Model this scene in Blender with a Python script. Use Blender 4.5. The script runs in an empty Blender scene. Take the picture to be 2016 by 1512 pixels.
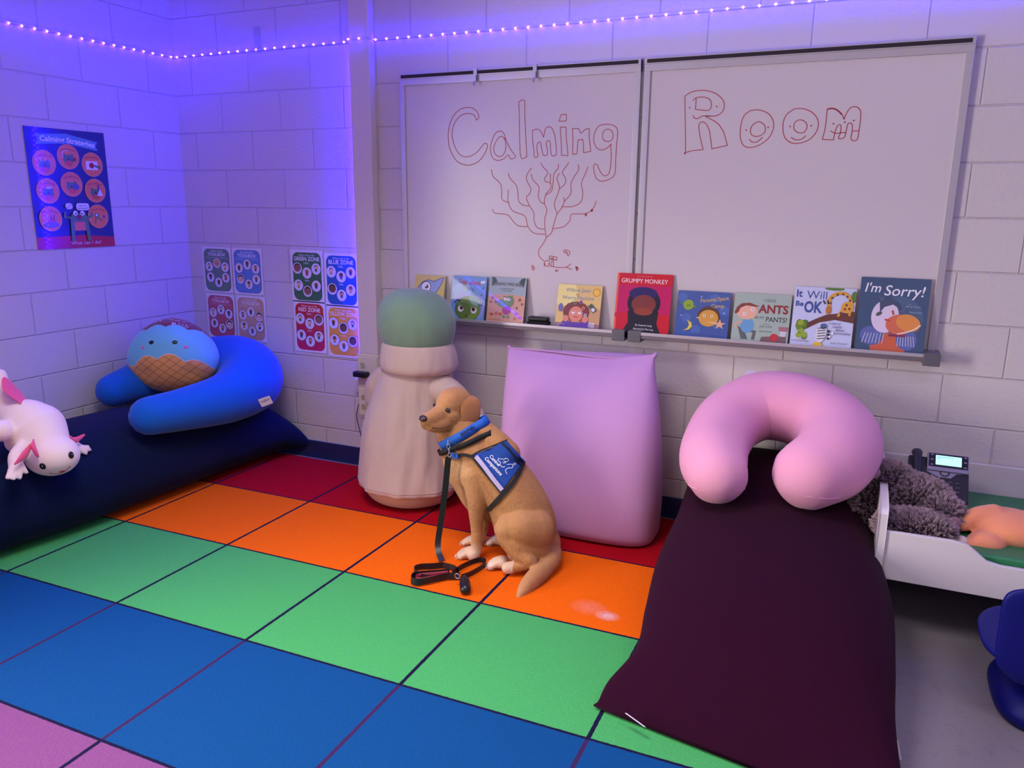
import bpy, bmesh, math, random
import numpy as np
from mathutils import Vector, Matrix
from mathutils.bvhtree import BVHTree
random.seed(7)
C = bpy.context.scene.collection
PI = math.pi

# ------------------------------------------------------------------ camera
cam_data = bpy.data.cameras.new('camera')
cam = bpy.data.objects.new('camera', cam_data)
C.objects.link(cam)
bpy.context.scene.camera = cam
cam_data.sensor_width = 36.0
cam_data.lens = 36.0 * 1535.75 / 2016.0
cam_data.clip_start = 0.05
_yaw, _pit, _rol = -0.4191, 0.2276, 0.0096
_f = Vector((math.cos(_pit) * math.sin(_yaw), math.cos(_pit) * math.cos(_yaw), -math.sin(_pit)))
_r = _f.cross(Vector((0, 0, 1))).normalized()
_u = _r.cross(_f)
_R = _r * math.cos(_rol) + _u * math.sin(_rol)
_U = _u * math.cos(_rol) - _r * math.sin(_rol)
_m = Matrix((( _R.x, _U.x, -_f.x, 3.6443), (_R.y, _U.y, -_f.y, -3.4823), (_R.z, _U.z, -_f.z, 1.4473), (0, 0, 0, 1)))
cam.matrix_world = _m

# ------------------------------------------------------------------ world, exposure, large lights
sc = bpy.context.scene
sc.view_settings.view_transform = 'Standard'
sc.view_settings.look = 'None'
sc.view_settings.gamma = 1.0
sc.view_settings.exposure = 0.0
world = bpy.data.worlds.new('world')
sc.world = world
world.use_nodes = True
world.node_tree.nodes['Background'].inputs[0].default_value = (0.02, 0.02, 0.03, 1)
world.node_tree.nodes['Background'].inputs[1].default_value = 0.3

def area(name, loc, rot, sx, sy, power, col):
    l = bpy.data.lights.new(name, 'AREA')
    l.shape = 'RECTANGLE'; l.size = sx; l.size_y = sy
    l.energy = power; l.color = col
    o = bpy.data.objects.new(name, l)
    o.location = loc; o.rotation_euler = rot
    C.objects.link(o)
    return o
# daylight through the door in the left wall, beside and behind the camera
area('doorway_daylight', (0.05, -3.45, 1.15), (0, math.radians(-90), 0), 1.9, 0.95, 128, (1.0, 0.93, 0.84)).data.spread = math.radians(135)
# soft fill lamps added overhead, out of view, to brighten rug and walls
area('overhead_fill_light', (2.2, -2.0, 2.84), (0, 0, 0), 1.2, 0.6, 29, (1.0, 0.94, 0.93)).data.spread = math.radians(115)
area('overhead_fill_light', (4.6, -2.6, 2.84), (0, 0, 0), 1.2, 0.6, 12, (1.0, 0.92, 0.98)).data.spread = math.radians(130)
area('overhead_fill_light', (4.4, -5.4, 2.84), (0, 0, 0), 1.2, 0.6, 12, (1.0, 0.92, 0.98))
LED_STRENGTH = 520.0
LED_COLOR = (0.014, 0.0035, 1.0)

# ------------------------------------------------------------------ materials
def lin(c):
    """sRGB 0-255 to linear"""
    out = []
    for v in c[:3]:
        v = v / 255.0
        out.append(v / 12.92 if v <= 0.04045 else ((v + 0.055) / 1.055) ** 2.4)
    return tuple(out) + (1.0,)
MATS = {}
def mat(name, col=(200, 200, 200), rough=0.6, metal=0.0, bump=0.0, bscale=60.0, sheen=0.0, emit=None, es=0.0, bdist=0.002, coat=0.0, spec=0.5, var=0.0):
    if name in MATS: return MATS[name]
    m = bpy.data.materials.new(name); m.use_nodes = True
    nt = m.node_tree; b = nt.nodes['Principled BSDF']
    b.inputs['Base Color'].default_value = lin(col)
    b.inputs['Roughness'].default_value = rough
    b.inputs['Metallic'].default_value = metal
    b.inputs['Specular IOR Level'].default_value = spec
    if sheen:
        b.inputs['Sheen Weight'].default_value = sheen
        b.inputs['Sheen Roughness'].default_value = 0.5
    if coat: b.inputs['Coat Weight'].default_value = coat
    if emit:
        b.inputs['Emission Color'].default_value = emit + (1,)
        b.inputs['Emission Strength'].default_value = es
    tc = nt.nodes.new('ShaderNodeTexCoord')
    if var or bump:
        n = nt.nodes.new('ShaderNodeTexNoise'); n.inputs['Scale'].default_value = bscale
        n.inputs['Detail'].default_value = 4
        nt.links.new(tc.outputs['Object'], n.inputs['Vector'])
    if var:
        mx = nt.nodes.new('ShaderNodeMix'); mx.data_type = 'RGBA'
        c = lin(col)
        mx.inputs[6].default_value = tuple(x * (1 - var) for x in c[:3]) + (1,)
        mx.inputs[7].default_value = tuple(min(1, x * (1 + var)) for x in c[:3]) + (1,)
        nt.links.new(n.outputs['Fac'], mx.inputs[0]); nt.links.new(mx.outputs[2], b.inputs['Base Color'])
    if bump:
        bp = nt.nodes.new('ShaderNodeBump'); bp.inputs['Strength'].default_value = bump
        bp.inputs['Distance'].default_value = bdist
        nt.links.new(n.outputs['Fac'], bp.inputs['Height']); nt.links.new(bp.outputs['Normal'], b.inputs['Normal'])
    MATS[name] = m
    return m
def printed(name, rough, coat=0.0):
    """ink colours stored per face"""
    if name in MATS: return MATS[name]
    m = mat(name, rough=rough, coat=coat)
    a = m.node_tree.nodes.new('ShaderNodeAttribute'); a.attribute_name = 'ink'
    m.node_tree.links.new(a.outputs['Color'], m.node_tree.nodes['Principled BSDF'].inputs['Base Color'])
    return m
class N:
    """tiny node helper"""
    def __init__(s, m): s.nt = m.node_tree; s.b = s.nt.nodes['Principled BSDF']
    def new(s, t): return s.nt.nodes.new(t)
    def link(s, a, b): s.nt.links.new(a, b)
    def val(s, inp, v):
        if hasattr(v, 'is_linked') or isinstance(v, bpy.types.NodeSocket): s.link(v, inp)
        else: inp.default_value = v
    def math(s, op, a, b=0.0, c=None):
        n = s.new('ShaderNodeMath'); n.operation = op
        s.val(n.inputs[0], a); s.val(n.inputs[1], b)
        if c is not None: s.val(n.inputs[2], c)
        return n.outputs[0]
    def sep(s, coord='Object'):
        tc = s.new('ShaderNodeTexCoord'); sp = s.new('ShaderNodeSeparateXYZ')
        s.link(tc.outputs[coord], sp.inputs[0]); return sp.outputs[0], sp.outputs[1], sp.outputs[2], tc.outputs[coord]
    def mix(s, f, a, b):
        n = s.new('ShaderNodeMix'); n.data_type = 'RGBA'
        s.val(n.inputs[0], f); s.val(n.inputs[6], a); s.val(n.inputs[7], b); return n.outputs[2]
    def noise(s, vec, scale, detail=3.0):
        n = s.new('ShaderNodeTexNoise'); n.inputs['Scale'].default_value = scale; n.inputs['Detail'].default_value = detail
        s.link(vec, n.inputs['Vector']); return n.outputs['Fac']
    def bump(s, h, strength, dist, prev=None):
        n = s.new('ShaderNodeBump'); n.inputs['Strength'].default_value = strength; n.inputs['Distance'].default_value = dist
        s.link(h, n.inputs['Height'])
        if prev is not None: s.link(prev, n.inputs['Normal'])
        return n.outputs['Normal']

# ------------------------------------------------------------------ mesh helpers
def mk(name, verts, faces, m, parent=None, smooth=True, mats=None, fm=None):
    me = bpy.data.meshes.new(name)
    me.from_pydata([tuple(v) for v in verts], [], faces)
    me.update()
    if mats:
        for x in mats: me.materials.append(x)
        if fm: me.polygons.foreach_set('material_index', fm)
    elif m: me.materials.append(m)
    if smooth: me.polygons.foreach_set('use_smooth', [True] * len(me.polygons))
    o = bpy.data.objects.new(name, me); C.objects.link(o)
    if parent is not None:
        o.parent = parent
        o.matrix_parent_inverse = parent.matrix_world.inverted() if parent.get('_w') else Matrix()
    return o
def tag(o, label, cat, group=None):
    o['label'] = label; o['category'] = cat
    if group: o['group'] = group
    return o
def empty(name, loc, label, cat, group=None, rot=(0, 0, 0)):
    o = bpy.data.objects.new(name, None); C.objects.link(o)
    o.location = loc; o.rotation_euler = rot
    o.empty_display_size = 0.1
    return tag(o, label, cat, group)
def relink(root, *objs):
    """parent world-space meshes to a root whose base sits at its own place"""
    for o in objs:
        o.parent = root
        o.data.transform(Matrix.Translation(-root.location)) if o.data else None
def struct(o): o['kind'] = 'structure'; return o

class G:
    """collects geometry for ONE mesh"""
    def __init__(s): s.v = []; s.f = []; s.c = []
    def add(s, verts, faces, col=None):
        n = len(s.v); s.v += [tuple(v) for v in verts]; s.f += [tuple(i + n for i in f) for f in faces]
        s.c += [col] * len(faces); return s
    def box(s, x0, y0, z0, x1, y1, z1, col=None):
        vs = [(x, y, z) for z in (z0, z1) for y in (y0, y1) for x in (x0, x1)]
        return s.add(vs, [(0, 2, 3, 1), (4, 5, 7, 6), (0, 1, 5, 4), (2, 6, 7, 3), (0, 4, 6, 2), (1, 3, 7, 5)], col)
    def merge(s, vf, col=None): return s.add(vf[0], vf[1], col)
    def build(s, name, m, parent=None, smooth=False, bevel=0.0, seg=2):
        o = mk(name, s.v, s.f, m, parent, smooth)
        if any(c is not None for c in s.c):
            a = o.data.color_attributes.new('ink', 'FLOAT_COLOR', 'CORNER')
            buf = []
            for p in o.data.polygons:
                c = s.c[p.index] or (200, 200, 200)
                buf += list(lin(c)) * p.loop_total
            a.data.foreach_set('color', buf)
        if bevel:
            b = o.modifiers.new('bevel', 'BEVEL'); b.width = bevel; b.segments = seg; b.limit_method = 'ANGLE'
            b.angle_limit = math.radians(40)
            o.data.polygons.foreach_set('use_smooth', [True] * len(o.data.polygons))
            w = o.modifiers.new('wn', 'WEIGHTED_NORMAL'); w.keep_sharp = False
        return o

def catmull(pts, n):
    """resample a polyline of tuples (any dimension) with n points per span"""
    P = [np.array(p, float) for p in pts]
    if len(P) < 3:
        return [P[0] + (P[1] - P[0]) * t for t in np.linspace(0, 1, n + 1)]
    P = [2 * P[0] - P[1]] + P + [2 * P[-1] - P[-2]]
    out = []
    for i in range(1, len(P) - 2):
        for k in range(n):
            t = k / n
            out.append(0.5 * ((2 * P[i]) + (-P[i-1] + P[i+1]) * t + (2*P[i-1] - 5*P[i] + 4*P[i+1] - P[i+2]) * t*t + (-P[i-1] + 3*P[i] - 3*P[i+1] + P[i+2]) * t**3))
    out.append(P[-2])
    return out
def frames(pts, up=(0, 0, 1)):
    P = [Vector(p[:3]) for p in pts]; n = len(P); T = []
    for i in range(n):
        t = (P[min(i+1, n-1)] - P[max(i-1, 0)])
        T.append(t.normalized() if t.length > 1e-9 else Vector((0, 0, 1)))
    N0 = Vector(up) - T[0] * T[0].dot(Vector(up))
    if N0.length < 1e-3: N0 = T[0].orthogonal()
    N0.normalize(); out = []
    for i in range(n):
        N0 = N0 - T[i] * T[i].dot(N0); N0.normalize()
        out.append((P[i], T[i], N0.copy(), T[i].cross(N0)))
    return out
def tube(pts, n=6, segs=16, flat=1.0, cap=True, up=(0, 0, 1), ends=True):
    """pts: (x,y,z,r). flat = ratio of the second radius. returns verts, faces. rounded ends."""
    S = catmull(pts, n) if n > 1 else [np.array(p, float) for p in pts]
    fr = frames(S, up); V = []; F = []
    rings = []
    def ring(c, r, Nn, B): rings.append([c + Nn * (r * math.cos(a)) + B * (r * flat * math.sin(a)) for a in [2 * PI * k / segs for k in range(segs)]])
    if ends:
        c, T, Nn, B = fr[0]; r = S[0][3]
        for k in (0.12, 0.45, 0.75, 0.93): ring(c - T * (r * math.sqrt(1 - k*k)), r * k, Nn, B)
    for (c, T, Nn, B), s in zip(fr, S): ring(c, max(s[3], 1e-4), Nn, B)
    if ends:
        c, T, Nn, B = fr[-1]; r = S[-1][3]
        for k in (0.93, 0.75, 0.45, 0.12): ring(c + T * (r * math.sqrt(1 - k*k)), r * k, Nn, B)
    for rg in rings: V += rg
    for i in range(len(rings) - 1):
        for k in range(segs):
            a = i * segs + k; b = i * segs + (k + 1) % segs
            F.append((a, b, b + segs, a + segs))
    if cap:
        F.append(tuple(reversed(range(segs)))); F.append(tuple(range(len(V) - segs, len(V))))
    return V, F
def ribbon(pts, w, th=0.0015, n=6, wdir=None):
    """flat strap: pts (x,y,z) with optional width vectors"""
    S = catmull([p[:3] for p in pts], n)
    W = catmull([tuple(q) for q in wdir], n) if wdir else None
    if len(S) != len(W or S): raise ValueError("ribbon")
    V = []; F = []
    fr = frames(S)
    for i, (c, T, Nn, B) in enumerate(fr):
        wv = Vector(W[i]).normalized() if W else B
        nn = T.cross(wv).normalized()
        for sx, sy in ((-1, -1), (1, -1), (1, 1), (-1, 1)): V.append(c + wv * (w / 2 * sx) + nn * (th * sy))
    for i in range(len(fr) - 1):
        for k in range(4):
            a = 4*i + k; b = 4*i + (k+1) % 4; F.append((a, b, b+4, a+4))
    F.append((3, 2, 1, 0)); m = len(V); F.append((m-4, m-3, m-2, m-1))
    return V, F
def ball(c, r, su=24, sv=14, rot=None):
    """ellipsoid"""
    r = (r, r, r) if not hasattr(r, '__len__') else r
    V = []; F = []; M = rot or Matrix.Identity(3)
    for j in range(1, sv):
        ph = PI * j / sv
        for i in range(su):
            th = 2 * PI * i / su
            V.append(Vector(c) + M @ Vector((r[0] * math.sin(ph) * math.cos(th), r[1] * math.sin(ph) * math.sin(th), r[2] * math.cos(ph))))
    t = len(V); V.append(Vector(c) + M @ Vector((0, 0, r[2]))); V.append(Vector(c) + M @ Vector((0, 0, -r[2])))
    for j in range(sv - 2):
        for i in range(su):
            a = j * su + i; b = j * su + (i + 1) % su; F.append((a, a + su, b + su, b))
    for i in range(su):
        F.append((t, i, (i + 1) % su)); F.append((t + 1, (sv - 2) * su + (i + 1) % su, (sv - 2) * su + i))
    return V, F
def loft(st, n=6, segs=48, post=None):
    """st: list of (cx,cy,cz, ax,ay,az, bx,by,bz, e) superellipse rings"""
    S = catmull(st, n); V = []; F = []
    for s in S:
        c, a, b, e = Vector(s[0:3]), Vector(s[3:6]), Vector(s[6:9]), s[9]
        for k in range(segs):
            t = 2 * PI * k / segs; ct, stt = math.cos(t), math.sin(t)
            V.append(c + a * (math.copysign(abs(ct) ** (2 / e), ct)) + b * (math.copysign(abs(stt) ** (2 / e), stt)))
    if post: V = [post(v) for v in V]
    for i in range(len(S) - 1):
        for k in range(segs):
            a = i * segs + k; b = i * segs + (k + 1) % segs; F.append((a, b, b + segs, a + segs))
    F.append(tuple(reversed(range(segs)))); F.append(tuple(range(len(V) - segs, len(V))))
    return V, F
def blob(name, parts, m, voxel=0.008, smooth=6, parent=None, factor=0.5):
    """melt overlapping closed pieces into one continuous skin"""
    g = G()
    for vf in parts: g.merge(vf)
    o = mk('tmp', g.v, g.f, None)
    r = o.modifiers.new('r', 'REMESH'); r.mode = 'VOXEL'; r.voxel_size = voxel; r.use_smooth_shade = True
    s = o.modifiers.new('s', 'SMOOTH'); s.iterations = smooth; s.factor = factor
    dg = bpy.context.evaluated_depsgraph_get(); dg.update()
    me = bpy.data.meshes.new_from_object(o.evaluated_get(dg))
    bpy.data.objects.remove(o)
    me.name = name; me.materials.clear(); me.materials.append(m)
    me.polygons.foreach_set('use_smooth', [True] * len(me.polygons))
    o = bpy.data.objects.new(name, me); C.objects.link(o)
    if parent is not None: o.parent = parent
    return o
def capsule(*pts, n=5, segs=14, flat=1.0, up=(0, 0, 1)): return tube(pts, n=n, segs=segs, flat=flat, up=up)
def bvh(o):
    me = o.data
    return BVHTree.FromPolygons([v.co for v in me.vertices], [tuple(p.vertices) for p in me.polygons])

_text_cache = {}
def text_mesh(s, bold=0.0, spacing=1.0):
    """letters as flat mesh, height of capitals about 0.7"""
    k = (s, bold, spacing)
    if k not in _text_cache:
        cu = bpy.data.curves.new('t', 'FONT'); cu.body = s; cu.size = 1.0; cu.offset = bold; cu.resolution_u = 3
        cu.space_character = spacing
        o = bpy.data.objects.new('t', cu); C.objects.link(o)
        dg = bpy.context.evaluated_depsgraph_get(); dg.update()
        me = bpy.data.meshes.new_from_object(o.evaluated_get(dg))
        V = [tuple(v.co) for v in me.vertices]; F = [tuple(p.vertices) for p in me.polygons]
        bpy.data.objects.remove(o); bpy.data.curves.remove(cu); bpy.data.meshes.remove(me)
        xs = [v[0] for v in V] or [0, 1]
        _text_cache[k] = (V, F, min(xs), max(xs))
    return _text_cache[k]

class Art:
    """flat printed picture: unit coordinates over a w x h sheet standing in the xz plane and facing -y"""
    def __init__(s, g, w, h, x0=0.0, z0=0.0, y=0.0, eps=0.00012):
        s.g, s.w, s.h, s.x0, s.z0, s.y, s.eps, s.k = g, w, h, x0, z0, y, eps, 1
    def P(s, x, z): return (s.x0 + x * s.w, s.y - s.k * s.eps, s.z0 + z * s.h)
    def poly(s, pts, col):
        for ax, lim, sg in ((0, 0.0, 1), (0, 1.0, -1), (1, 0.0, 1), (1, 1.0, -1)):   # trimmed at the edge of the sheet
            out = []
            for i, p in enumerate(pts):
                q = pts[i - 1]; a, b = (q[ax] - lim) * sg, (p[ax] - lim) * sg
                if (a < 0) != (b < 0):
                    t = a / (a - b); out.append((q[0] + (p[0] - q[0]) * t, q[1] + (p[1] - q[1]) * t))
                if b >= 0: out.append(p)
            pts = out
            if len(pts) < 3: return s
        s.g.add([s.P(*p) for p in pts], [tuple(range(len(pts)))], col); s.k += 1; return s
    def rect(s, x0, z0, x1, z1, col): return s.poly([(x0, z0), (x1, z0), (x1, z1), (x0, z1)], col)
    def ell(s, cx, cz, r, col, rz=None, rot=0.0, n=20):
        """r in width units; round on the sheet unless rz (also width units) is given"""
        rz = r if rz is None else rz; a = s.w / s.h; cr, sr = math.cos(rot), math.sin(rot); pts = []
        for k in range(n):
            t = 2 * PI * k / n; x, z = r * math.cos(t), rz * math.sin(t)
            pts.append((cx + x * cr - z * sr, cz + (x * sr + z * cr) * a))
        return s.poly(pts, col)
    def rrect(s, x0, z0, x1, z1, r, col, n=5):
        a = s.w / s.h; pts = []
        for cx, cz, t0 in ((x1 - r, z1 - r*a, 0), (x0 + r, z1 - r*a, 90), (x0 + r, z0 + r*a, 180), (x1 - r, z0 + r*a, 270)):
            for k in range(n + 1):
                t = math.radians(t0 + 90 * k / n); pts.append((cx + r * math.cos(t), cz + r * a * math.sin(t)))
        return s.poly(pts, col)
    def line(s, pts, wd, col, sm=0):
        if sm: pts = [tuple(p) for p in catmull(pts, sm)]
        a = s.w / s.h; V = []; F = []
        for i, p in enumerate(pts):
            q0 = pts[max(i-1, 0)]; q1 = pts[min(i+1, len(pts)-1)]
            dx, dz = (q1[0] - q0[0]), (q1[1] - q0[1]) / a; L = math.hypot(dx, dz) or 1
            nx, nz = -dz / L, dx / L
            V += [s.P(p[0] + nx*wd/2, p[1] + nz*wd/2*a), s.P(p[0] - nx*wd/2, p[1] - nz*wd/2*a)]
        for i in range(len(pts) - 1): F.append((2*i, 2*i+1, 2*i+3, 2*i+2))
        s.g.add(V, F, col); s.k += 1; return s
    def text(s, t, cx, cz, size, col, width=None, rot=0.0, bold=0.0, arc=0.0, lean=0.0):
        """size = letter size in sheet heights; width = total width in sheet widths"""
        if 'M' in t or 'W' in t: bold = 0.0
        V, F, a, b = text_mesh(t, bold); sz = size * s.h
        k = (width * s.w / ((b - a) or 1)) if width else sz
        out = []; cr, sr = math.cos(rot), math.sin(rot)
        for x, y, _ in V:
            X = (x - (a + b) / 2) * k + lean * y * sz; Z = (y - 0.35) * sz - arc * (X / (s.w)) ** 2 * s.h
            out.append((s.x0 + cx * s.w + X * cr - Z * sr, s.y - s.k * s.eps, s.z0 + cz * s.h + X * sr + Z * cr))
        s.g.add(out, F, col); s.k += 1; return s

# ------------------------------------------------------------------ the room
def block_wall(name, horiz, shift, col, rough=0.45):
    m = mat(name, col, rough)
    n = N(m); x, y, z, vec = n.sep()
    cb = n.new('ShaderNodeCombineXYZ')
    n.link(n.math('ADD', x if horiz == 'x' else y, shift), cb.inputs[0]); n.link(n.math('ADD', z, 0.0138), cb.inputs[1])
    br = n.new('ShaderNodeTexBrick'); n.link(cb.outputs[0], br.inputs['Vector'])
    br.offset = 0.5; br.offset_frequency = 2
    br.inputs['Scale'].default_value = 1.0
    br.inputs['Brick Width'].default_value = 0.4064; br.inputs['Row Height'].default_value = 0.2032
    br.inputs['Mortar Size'].default_value = 0.0050; br.inputs['Mortar Smooth'].default_value = 0.8
    br.inputs['Color1'].default_value = lin(col); br.inputs['Color2'].default_value = lin(tuple(c * 0.985 for c in col))
    br.inputs['Mortar'].default_value = lin(tuple(c * 0.95 for c in col))
    n.link(br.outputs['Color'], n.b.inputs['Base Color'])
    h = n.math('SUBTRACT', 1.0, br.outputs['Fac'])
    b1 = n.bump(h, 0.8, 0.004)
    nn = n.math('ADD', n.noise(vec, 60, 5), n.math('MULTIPLY', n.noise(vec, 170, 3), 0.6))
    b2 = n.bump(nn, 0.6, 0.0035, b1)
    n.link(b2, n.b.inputs['Normal'])
    return m
WB = block_wall('painted_block_back', 'x', -0.1182 + 0.2032, (214, 208, 206))
WL = block_wall('painted_block_left', 'y', 0.595 + 0.2032, (214, 208, 206))
RX, RY, RZ = 7.2, -7.0, 2.85
def wall(name, a, b, m):
    g = G(); g.box(*a, *b); return struct(g.build(name, m))
wall('wall_back', (-0.15, 0, 0), (RX, 0.15, RZ), WB)
wall('wall_left', (-0.15, RY, 0), (0, 0, RZ), WL)
wall('wall_right', (RX, RY, 0), (RX + 0.15, 0.15, RZ), WL)
wall('wall_front', (-0.15, RY - 0.15, 0), (RX + 0.15, RY, RZ), WB)
mc = mat('ceiling_tile', (216, 214, 212), 0.8, bump=0.3, bscale=120)
wall('ceiling', (-0.15, RY - 0.15, RZ), (RX + 0.15, 0.15, RZ + 0.1), mc)
mf = mat('vinyl_tile', (150, 140, 146), 0.38)
n = N(mf); x, y, z, vec = n.sep()
sp = n.noise(vec, 26, 6); vo = n.new('ShaderNodeTexNoise'); vo.inputs['Scale'].default_value = 9; n.link(vec, vo.inputs['Vector'])
mp = n.new('ShaderNodeMapping'); n.link(vec, mp.inputs[0]); mp.inputs['Scale'].default_value = (1, 3.2, 1); mp.inputs['Rotation'].default_value = (0, 0, 0.6)
st = n.noise(mp.outputs[0], 34, 2)
f1 = n.math('GREATER_THAN', st, 0.70)
f2 = n.math('GREATER_THAN', sp, 0.60)
c1 = n.mix(n.math('MULTIPLY', f2, 0.35), lin((132, 124, 132)), lin((114, 108, 116)))
n.link(n.mix(n.math('MULTIPLY', f1, 0.55), c1, lin((92, 84, 92))), n.b.inputs['Base Color'])
wall('floor', (-0.15, RY - 0.15, -0.1), (RX + 0.15, 0.15, 0), mf)
mb = mat('navy_vinyl_base', (30, 42, 92), 0.45)
g = G(); g.box(0.013, -0.012, 0, RX, 0, 0.103); struct(g.build('baseboard_back', mb, bevel=0.003))
g = G(); g.box(0, RY, 0, 0.012, 0, 0.103); struct(g.build('baseboard_left', mb, bevel=0.003))

# ------------------------------------------------------------------ rug with rows of coloured squares
mr = mat('rug_pile', (200, 80, 20), 0.95, spec=0.1)
n = N(mr); x, y, z, vec = n.sep()
# rows run along the wall; y is negative into the room
u = n.math('DIVIDE', n.math('SUBTRACT', x, 0.669), 0.6027)
v = n.math('DIVIDE', n.math('SUBTRACT', n.math('MULTIPLY', n.math('ADD', y, n.math('MULTIPLY', n.math('SUBTRACT', x, 0.669), -0.0105)), -1.0), 0.598), 0.5524)
rows = [(-9, (176, 6, 26)), (0, (246, 104, 8)), (1, (76, 172, 96)), (2, (13, 75, 134)), (3, (132, 76, 128)), (4, (176, 6, 26)), (5, (246, 104, 8)), (6, (76, 172, 96))]
col = lin(rows[0][1])
for t, c in rows[1:]:
    col = n.mix(n.math('GREATER_THAN', v, float(t)), col, lin(c))
wob = n.math('MULTIPLY', n.math('SUBTRACT', n.noise(vec, 90, 2), 0.5), 0.006)
def dist(a): return n.math('ABSOLUTE', n.math('SUBTRACT', n.math('FRACT', n.math('ADD', a, n.math('ADD', wob, 0.5))), 0.5))
isblue = n.math('MULTIPLY', n.math('GREATER_THAN', v, 2.0), n.math('LESS_THAN', v, 3.0))
lu = n.math('LESS_THAN', dist(u), 0.0105); lv = n.math('LESS_THAN', dist(v), 0.0085)
lc = n.mix(isblue, lin((26, 22, 58)), lin((62, 38, 84)))
c2 = n.mix(lu, col, lc); c3 = n.mix(lv, c2, lin((26, 22, 58)))
mott = n.math('ADD', n.math('MULTIPLY', n.noise(vec, 420, 3), 0.6), n.math('MULTIPLY', n.noise(vec, 110, 4), 0.4))
hsv = n.new('ShaderNodeHueSaturation'); n.link(c3, hsv.inputs['Color'])
n.link(n.math('ADD', 0.72, n.math('MULTIPLY', mott, 0.56)), hsv.inputs['Value'])
# two faint pale scuffs of lint
def spot(cx, cy, r, k):
    d = n.math('SQRT', n.math('ADD', n.math('POWER', n.math('SUBTRACT', x, cx), 2.0), n.math('POWER', n.math('MULTIPLY', n.math('SUBTRACT', y, cy), 1.3), 2.0)))
    return n.math('MULTIPLY', n.math('MAXIMUM', 0.0, n.math('SUBTRACT', 1.0, n.math('DIVIDE', d, r))), n.math('MULTIPLY', n.noise(vec, 70, 4), k))
sc_ = n.math('MINIMUM', 1.0, n.math('ADD', spot(*(2.93, -1.021), 0.05, 1.5), spot(*(2.852, -0.99), 0.08, 0.35)))
n.link(n.mix(sc_, hsv.outputs[0], lin((235, 200, 205))), n.b.inputs['Base Color'])
n.link(n.bump(mott, 0.8, 0.006), n.b.inputs['Normal'])
g = G(); g.box(0.1, -6.0, 0.0, 3.66, -0.045, 0.009)
rug = g.build('rug', mr, bevel=0.004)
tag(rug, 'classroom rug of red, orange, green, blue and purple squares on the floor', 'rug')

# ------------------------------------------------------------------ wiring raceway on the back wall
mrw = mat('raceway_paint', (224, 216, 204), 0.4); mivory = mat('ivory_plastic', (222, 212, 184), 0.35); mdark = mat('dark_slot', (20, 20, 22), 0.6)
rw = empty('cable_raceway', (1.28, 0, 0), 'tall off-white wiring raceway running down the back wall beside the whiteboards', 'raceway')
g = G(); g.box(-0.062, -0.055, 0.655, 0.054, 0, RZ - 0.001); g.build('upper_cover', mrw, rw, bevel=0.004)
g = G(); g.box(-0.075, -0.062, 0.30, 0.062, 0, 0.655); g.build('outlet_housing', mivory, rw, bevel=0.006)
g = G(); g.box(-0.062, -0.05, 0.11, 0.054, 0, 0.30); g.build('lower_cover', mivory, rw, bevel=0.004)
def plate(z0, z1):
    g = G(); g.box(-0.068, -0.068, z0, 0.056, -0.062, z1); return g.build('outlet_plate', mivory, rw, bevel=0.004)
p1 = plate(0.49, 0.64); p2 = plate(0.315, 0.465)
def socket(cx, cz, par):
    g = G(); g.merge(tube([(cx, -0.0685, cz, 0.017), (cx, -0.0715, cz, 0.017)], n=1, segs=20, ends=False))
    s = g.build('socket', mat('socket_face', (196, 186, 150), 0.4), par)
    g = G(); g.box(cx - 0.008, -0.0722, cz - 0.001, cx - 0.005, -0.0713, cz + 0.008); g.box(cx + 0.004, -0.0722, cz + 0.001, cx + 0.007, -0.0713, cz + 0.008)
    g.merge(tube([(cx, -0.0713, cz - 0.008, 0.003), (cx, -0.0722, cz - 0.008, 0.003)], n=1, segs=10, ends=False))
    g.build('socket_slot', mdark, par)
socket(-0.034, 0.535, p1); socket(-0.034, 0.595, p1); socket(-0.034, 0.365, p2); socket(-0.034, 0.418, p2)
g = G(); g.box(0.0, -0.0685, 0.33, 0.05, -0.0675, 0.45); g.build('data_panel', mat('cream_insert', (214, 206, 190), 0.4), p2, bevel=0.0004)
for k in range(2):
    g = G(); g.box(0.006 + k * 0.024, -0.074, 0.375, 0.024 + k * 0.024, -0.0685, 0.425); g.build('data_jack', mdark, p2, bevel=0.001)

# power adapter with its two leads
mblk = mat('black_plastic', (18, 18, 22), 0.35)
pa = empty('power_adapter', (1.263, -0.09, 0.55), 'black power adapter plugged into the upper outlet of the wiring raceway', 'adapter')
g = G(); g.box(-0.055, -0.022, -0.015, 0.03, 0.018, 0.015); g.build('adapter_body', mblk, pa, bevel=0.007, seg=3)
def cord(root, pts, r, name='cord'):
    g = G(); L = root.location
    g.merge(tube([(p[0] - L[0], p[1] - L[1], p[2] - L[2], r) for p in pts], n=6, segs=8)); return g.build(name, mblk, root, smooth=True)
cord(pa, [(1.311, -0.09, 0.547), (1.336, -0.09, 0.521), (1.349, -0.085, 0.452), (1.347, -0.08, 0.409), (1.33, -0.08, 0.365), (1.306, -0.08, 0.334)], 0.0022)
dc = empty('data_cable', (1.31, -0.085, 0.355), 'dark blue cable looping from the jacks of the raceway', 'cable')
cord(dc, [(1.32, -0.075, 0.377), (1.314, -0.09, 0.363), (1.306, -0.09, 0.336), (1.301, -0.085, 0.298), (1.313, -0.08, 0.249)], 0.0028)
lc_ = empty('light_controller', (1.181, -0.015, 0.485), 'small white string light controller fixed to the wall beside the raceway', 'controller')
g = G(); g.box(-0.022, -0.012, -0.055, 0.004, 0.012, 0.02); g.build('controller_body', mat('white_plastic', (215, 212, 215), 0.4), lc_, bevel=0.004)
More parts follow.
